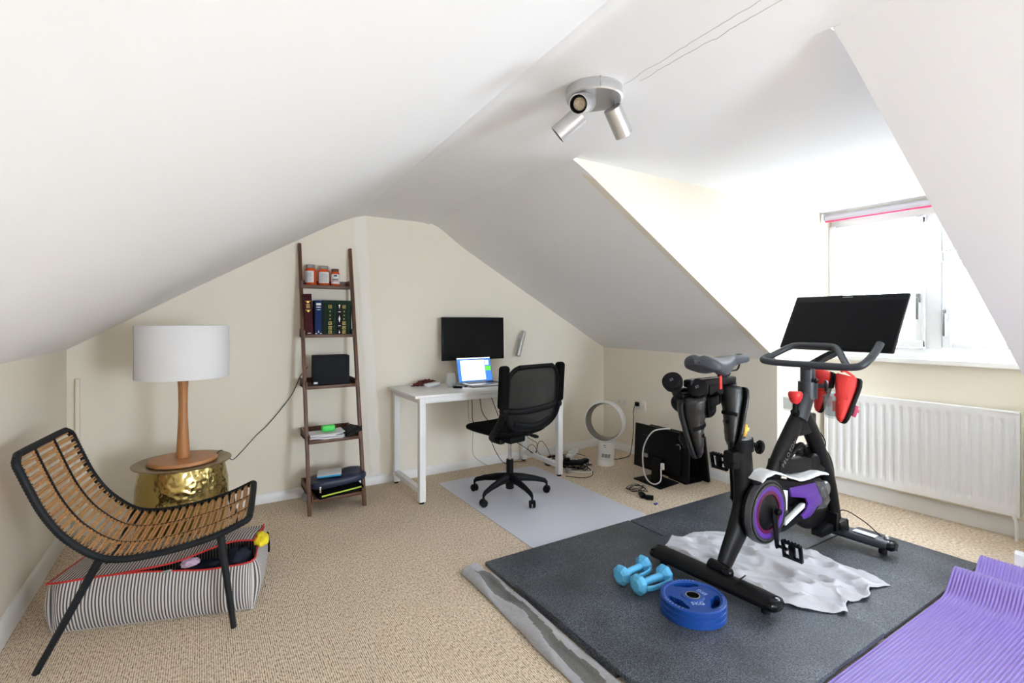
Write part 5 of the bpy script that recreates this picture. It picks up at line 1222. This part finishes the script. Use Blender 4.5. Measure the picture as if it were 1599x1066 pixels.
# cycling shoes
def shoe(M_, L_, upper, name, label, cleat, soleM='rubber', par=None):
    t = thing(name, label, 'shoe', M_.translation, 0, None)
    # local: x heel(0) -> toe(L), z up from sole, y across
    S_ = [(0, .024, .030, .092), (.04, .033, .0, .100), (.15, .035, -.004, .098), (.28, .035, -.004, .088), (.42, .037, -.002, .078), (.58, .043, .0, .068), (.74, .048, .003, .060), (.88, .045, .006, .053), (.96, .034, .010, .044), (1.0, .016, .016, .032)]
    def f(u, v):
        k = u*(len(S_)-1); i = min(len(S_)-2, int(k)); g = k-i; g = g*g*(3-2*g); a, c = S_[i], S_[i+1]
        x = a[0]+(c[0]-a[0])*(k-i); w_ = a[1]+(c[1]-a[1])*g; z0 = a[2]+(c[2]-a[2])*g if i else .0+.010*(1-g); zt = a[3]+(c[3]-a[3])*g
        q = 2*pi*v; cc, ss = cos(q), sin(q); zz = (z0+.012+zt)/2; hz = (zt-z0-.012)/2
        sg = lambda s, e: math.copysign(abs(s)**e, s)
        tp = 1-.28*max(0, ss)*(1 if u < .5 else .4)
        return M_ @ Vector((x*L_, w_*sg(cc, .75)*tp*L_/.27, (zz+hz*sg(ss, .85))*L_/.27))
    b = MB(); b.grid(f, 46, 30, cv=True); vv = b.last; b.b.faces.new(list(reversed(vv[0]))); b.b.faces.new(vv[-1]); up_ = b.done('upper', upper, t, ang=80)
    b = MB(); k_ = L_/.27
    b.tube([M_ @ Vector(((.050+.040*cos(q))*k_, .024*sin(q)*k_, (.097-.004*cos(q))*k_)) for q in [2*pi*i/24 for i in range(24)]], .0045, 8, closed=True); b.done('collar', 'black_soft', t)
    b = MB(); b.ball((0, 0, 0), 1, m=M_ @ Matrix.Translation((.050*k_, 0, .096*k_)) @ Matrix.Diagonal((.036*k_, .021*k_, .005*k_, 1)), seg=16); b.done('lining', 'black_soft', t)
    b = MB()
    def so(u, v):
        k = u*(len(S_)-1); i = min(len(S_)-2, int(k)); g = k-i; a, c = S_[i], S_[i+1]; x = a[0]+(c[0]-a[0])*g; w_ = (a[1]+(c[1]-a[1])*g)*1.04; z0 = a[2]+(c[2]-a[2])*g if i else .006*(1-g)
        q = 2*pi*v; sg = lambda s, e: math.copysign(abs(s)**e, s)
        return M_ @ Vector((x*L_, w_*sg(cos(q), .6)*L_/.27, (z0+.006+.009*sg(sin(q), .5))*L_/.27))
    b.grid(so, 40, 20, cv=True); vv = b.last; b.b.faces.new(list(reversed(vv[0]))); b.b.faces.new(vv[-1]); b.done('sole', soleM, t, ang=60)
    for x in (.46, .60):
        b = MB(); b.tube(smooth_path([M_ @ Vector((x*L_, -.040*k_, .030*k_)), M_ @ Vector((x*L_, -.030*k_, .062*k_)), M_ @ Vector((x*L_, 0, (.078-.02*(x-.46)/.14)*k_)), M_ @ Vector((x*L_, .030*k_, .062*k_)), M_ @ Vector((x*L_, .040*k_, .030*k_))], 5), .009, 8, flat=(1, .35, M_.to_3x3() @ Vector((1, 0, 0)))); b.done('strap', 'black_soft' if upper != 'redshoe' else 'redshoe', t)
    b = MB(); b.prism([(-.028, -.020), (.0, -.030), (.030, -.020), (.022, 0), (.030, .020), (0, .030), (-.028, .020), (-.018, 0)], .012, M_ @ Matrix.Translation((.68*L_, 0, -.010*k_)), bev=.002); b.box((.66*L_, 0, -.018*k_), (.018, .05, .008), M_, bev=.002); lab(b.done('cleat', cleat[0], t), cleat[1])
    return t
M['redshoe'] = mat('red_mesh_upper', (.72, .035, .03), .55, bump=.3, bscale=300)
M['blackshoe'] = mat('black_shoe_synthetic', (.004, .004, .0045), .36, bump=.2, bscale=200)
M['goldcleat'] = mat('gold_cleat', (.62, .36, .06), .35, metal=.5)
M['pinkcleat'] = mat('pink_cleat', (.55, .06, .14), .45)
def smat(o, xd, zd):
    X = Vector(xd).normalized(); Z = Vector(zd); Z = (Z-X*Z.dot(X)).normalized(); Y = Z.cross(X); m_ = Matrix((X, Y, Z)).transposed().to_4x4(); m_.translation = Vector(o); return m_
# o = heel at sole; xd = towards the toe; zd = away from the sole
shoe(smat((2.205, 1.425, .965), (-.20, .02, -1), (-.72, .68, .16))@Matrix.Diagonal((1, 1, 1.15, 1)), .290, 'blackshoe', 'cycling_shoe', 'black cycling shoe hung toe down with a gold cleat, on the right under the saddle', ('goldcleat', 'gold and white cleat'), 'black_gloss')
shoe(smat((1.775, 1.475, .93), (.30, .0, -1), (.72, -.68, .2))@Matrix.Diagonal((1, 1, 1.2, 1)), .270, 'blackshoe', 'cycling_shoe', 'black cycling shoe hung toe down on the left, its toe above the spare monitors', ('black', 'black cleat'))
shoe(smat((2.870, 1.222, .985), (-.18, .20, -1), (-.50, .86, .2))@Matrix.Diagonal((1, 1, 1.3, 1)), .245, 'redshoe', 'cycling_shoe', 'bright red cycling shoe hanging toe down on the right of the handlebar stem', ('pinkcleat', 'pink and white cleat'))
shoe(smat((2.96, 1.395, 1.0), (-.18, .15, -1), (-.50, .86, .2))@Matrix.Diagonal((1, 1, 1.2, 1)), .235, 'redshoe', 'cycling_shoe', 'red cycling shoe behind the handlebar stem, half hidden by the bottle', ('pinkcleat', 'pink and white cleat'))
t = thing('water_bottle', 'clear plastic drinks bottle with a red panel beside the handlebar stem', 'bottle', (2.845, yf-.115, .79))
T_ = Matrix.Translation((2.845, yf-.115, .785)) @ Matrix.Rotation(-.12, 4, 'Y')
b = MB(); b.lathe([(0, 0), (.032, 0), (.036, .008), (.036, .095), (.031, .115), (.018, .128), (.018, .14), (0, .14)], T_, 28); b.done('bottle_body', 'clear', t)
b = MB(); b.lathe([(.0365, .03), (.0365, .085)], T_, 10, a0=R(200), a1=R(245)); b.done('label_panel', 'red', t, normals=False)
b = MB(); b.tube([(2.80, 1.27, 1.03), (2.84, 1.25, 1.0), (2.86, 1.235, .97)], .006, 8); b.box((2.79, 1.275, 1.028), (.03, .012, .014), bev=.003); tag(b.done('red_strap', 'red'), 'red hook strap holding the red shoe to the handlebar', 'strap')
b = MB(); b.box((1.995, 1.420, 1.005), (.014, .008, .062), Matrix.Identity(4), bev=.002); tag(b.done('red_strap', 'red'), 'red strap looped over the seat slider beneath the saddle', 'strap')
import OpenImageIO as o,sys
b=o.ImageBuf('/workdir/render_main.png'); s=b.spec(); k=s.width/1599
import numpy as np
a=b.get_pixels(o.FLOAT)
for n,(x,y) in dict(lslope=(300,250),lslope_low=(150,480),lslope_top=(700,80),flat=(1100,150),dormceil=(1200,260),rslope=(800,400),rslope2=(1000,480),cheek=(1100,330),gableL=(400,520),gableR=(650,430),knee=(1000,590),leftwall=(40,600),nearslope=(1450,150),nearslope2=(1540,380),floorL=(550,950),floorM=(450,850),floorW=(1480,790),floordesk=(960,790),matfar=(1050,820),matnear=(1180,1020),matwin=(1420,900),cmat=(850,800),shade=(285,550),underwin=(1400,600),rad=(1450,700),yoga=(1450,1000),shirt=(1250,900),screen=(1320,510)).items():
    X,Y=int(x*k),int(y*k); print(n,(x,y),(a[Y-3:Y+4,X-3:X+4,:3].mean((0,1))*255).astype(int))
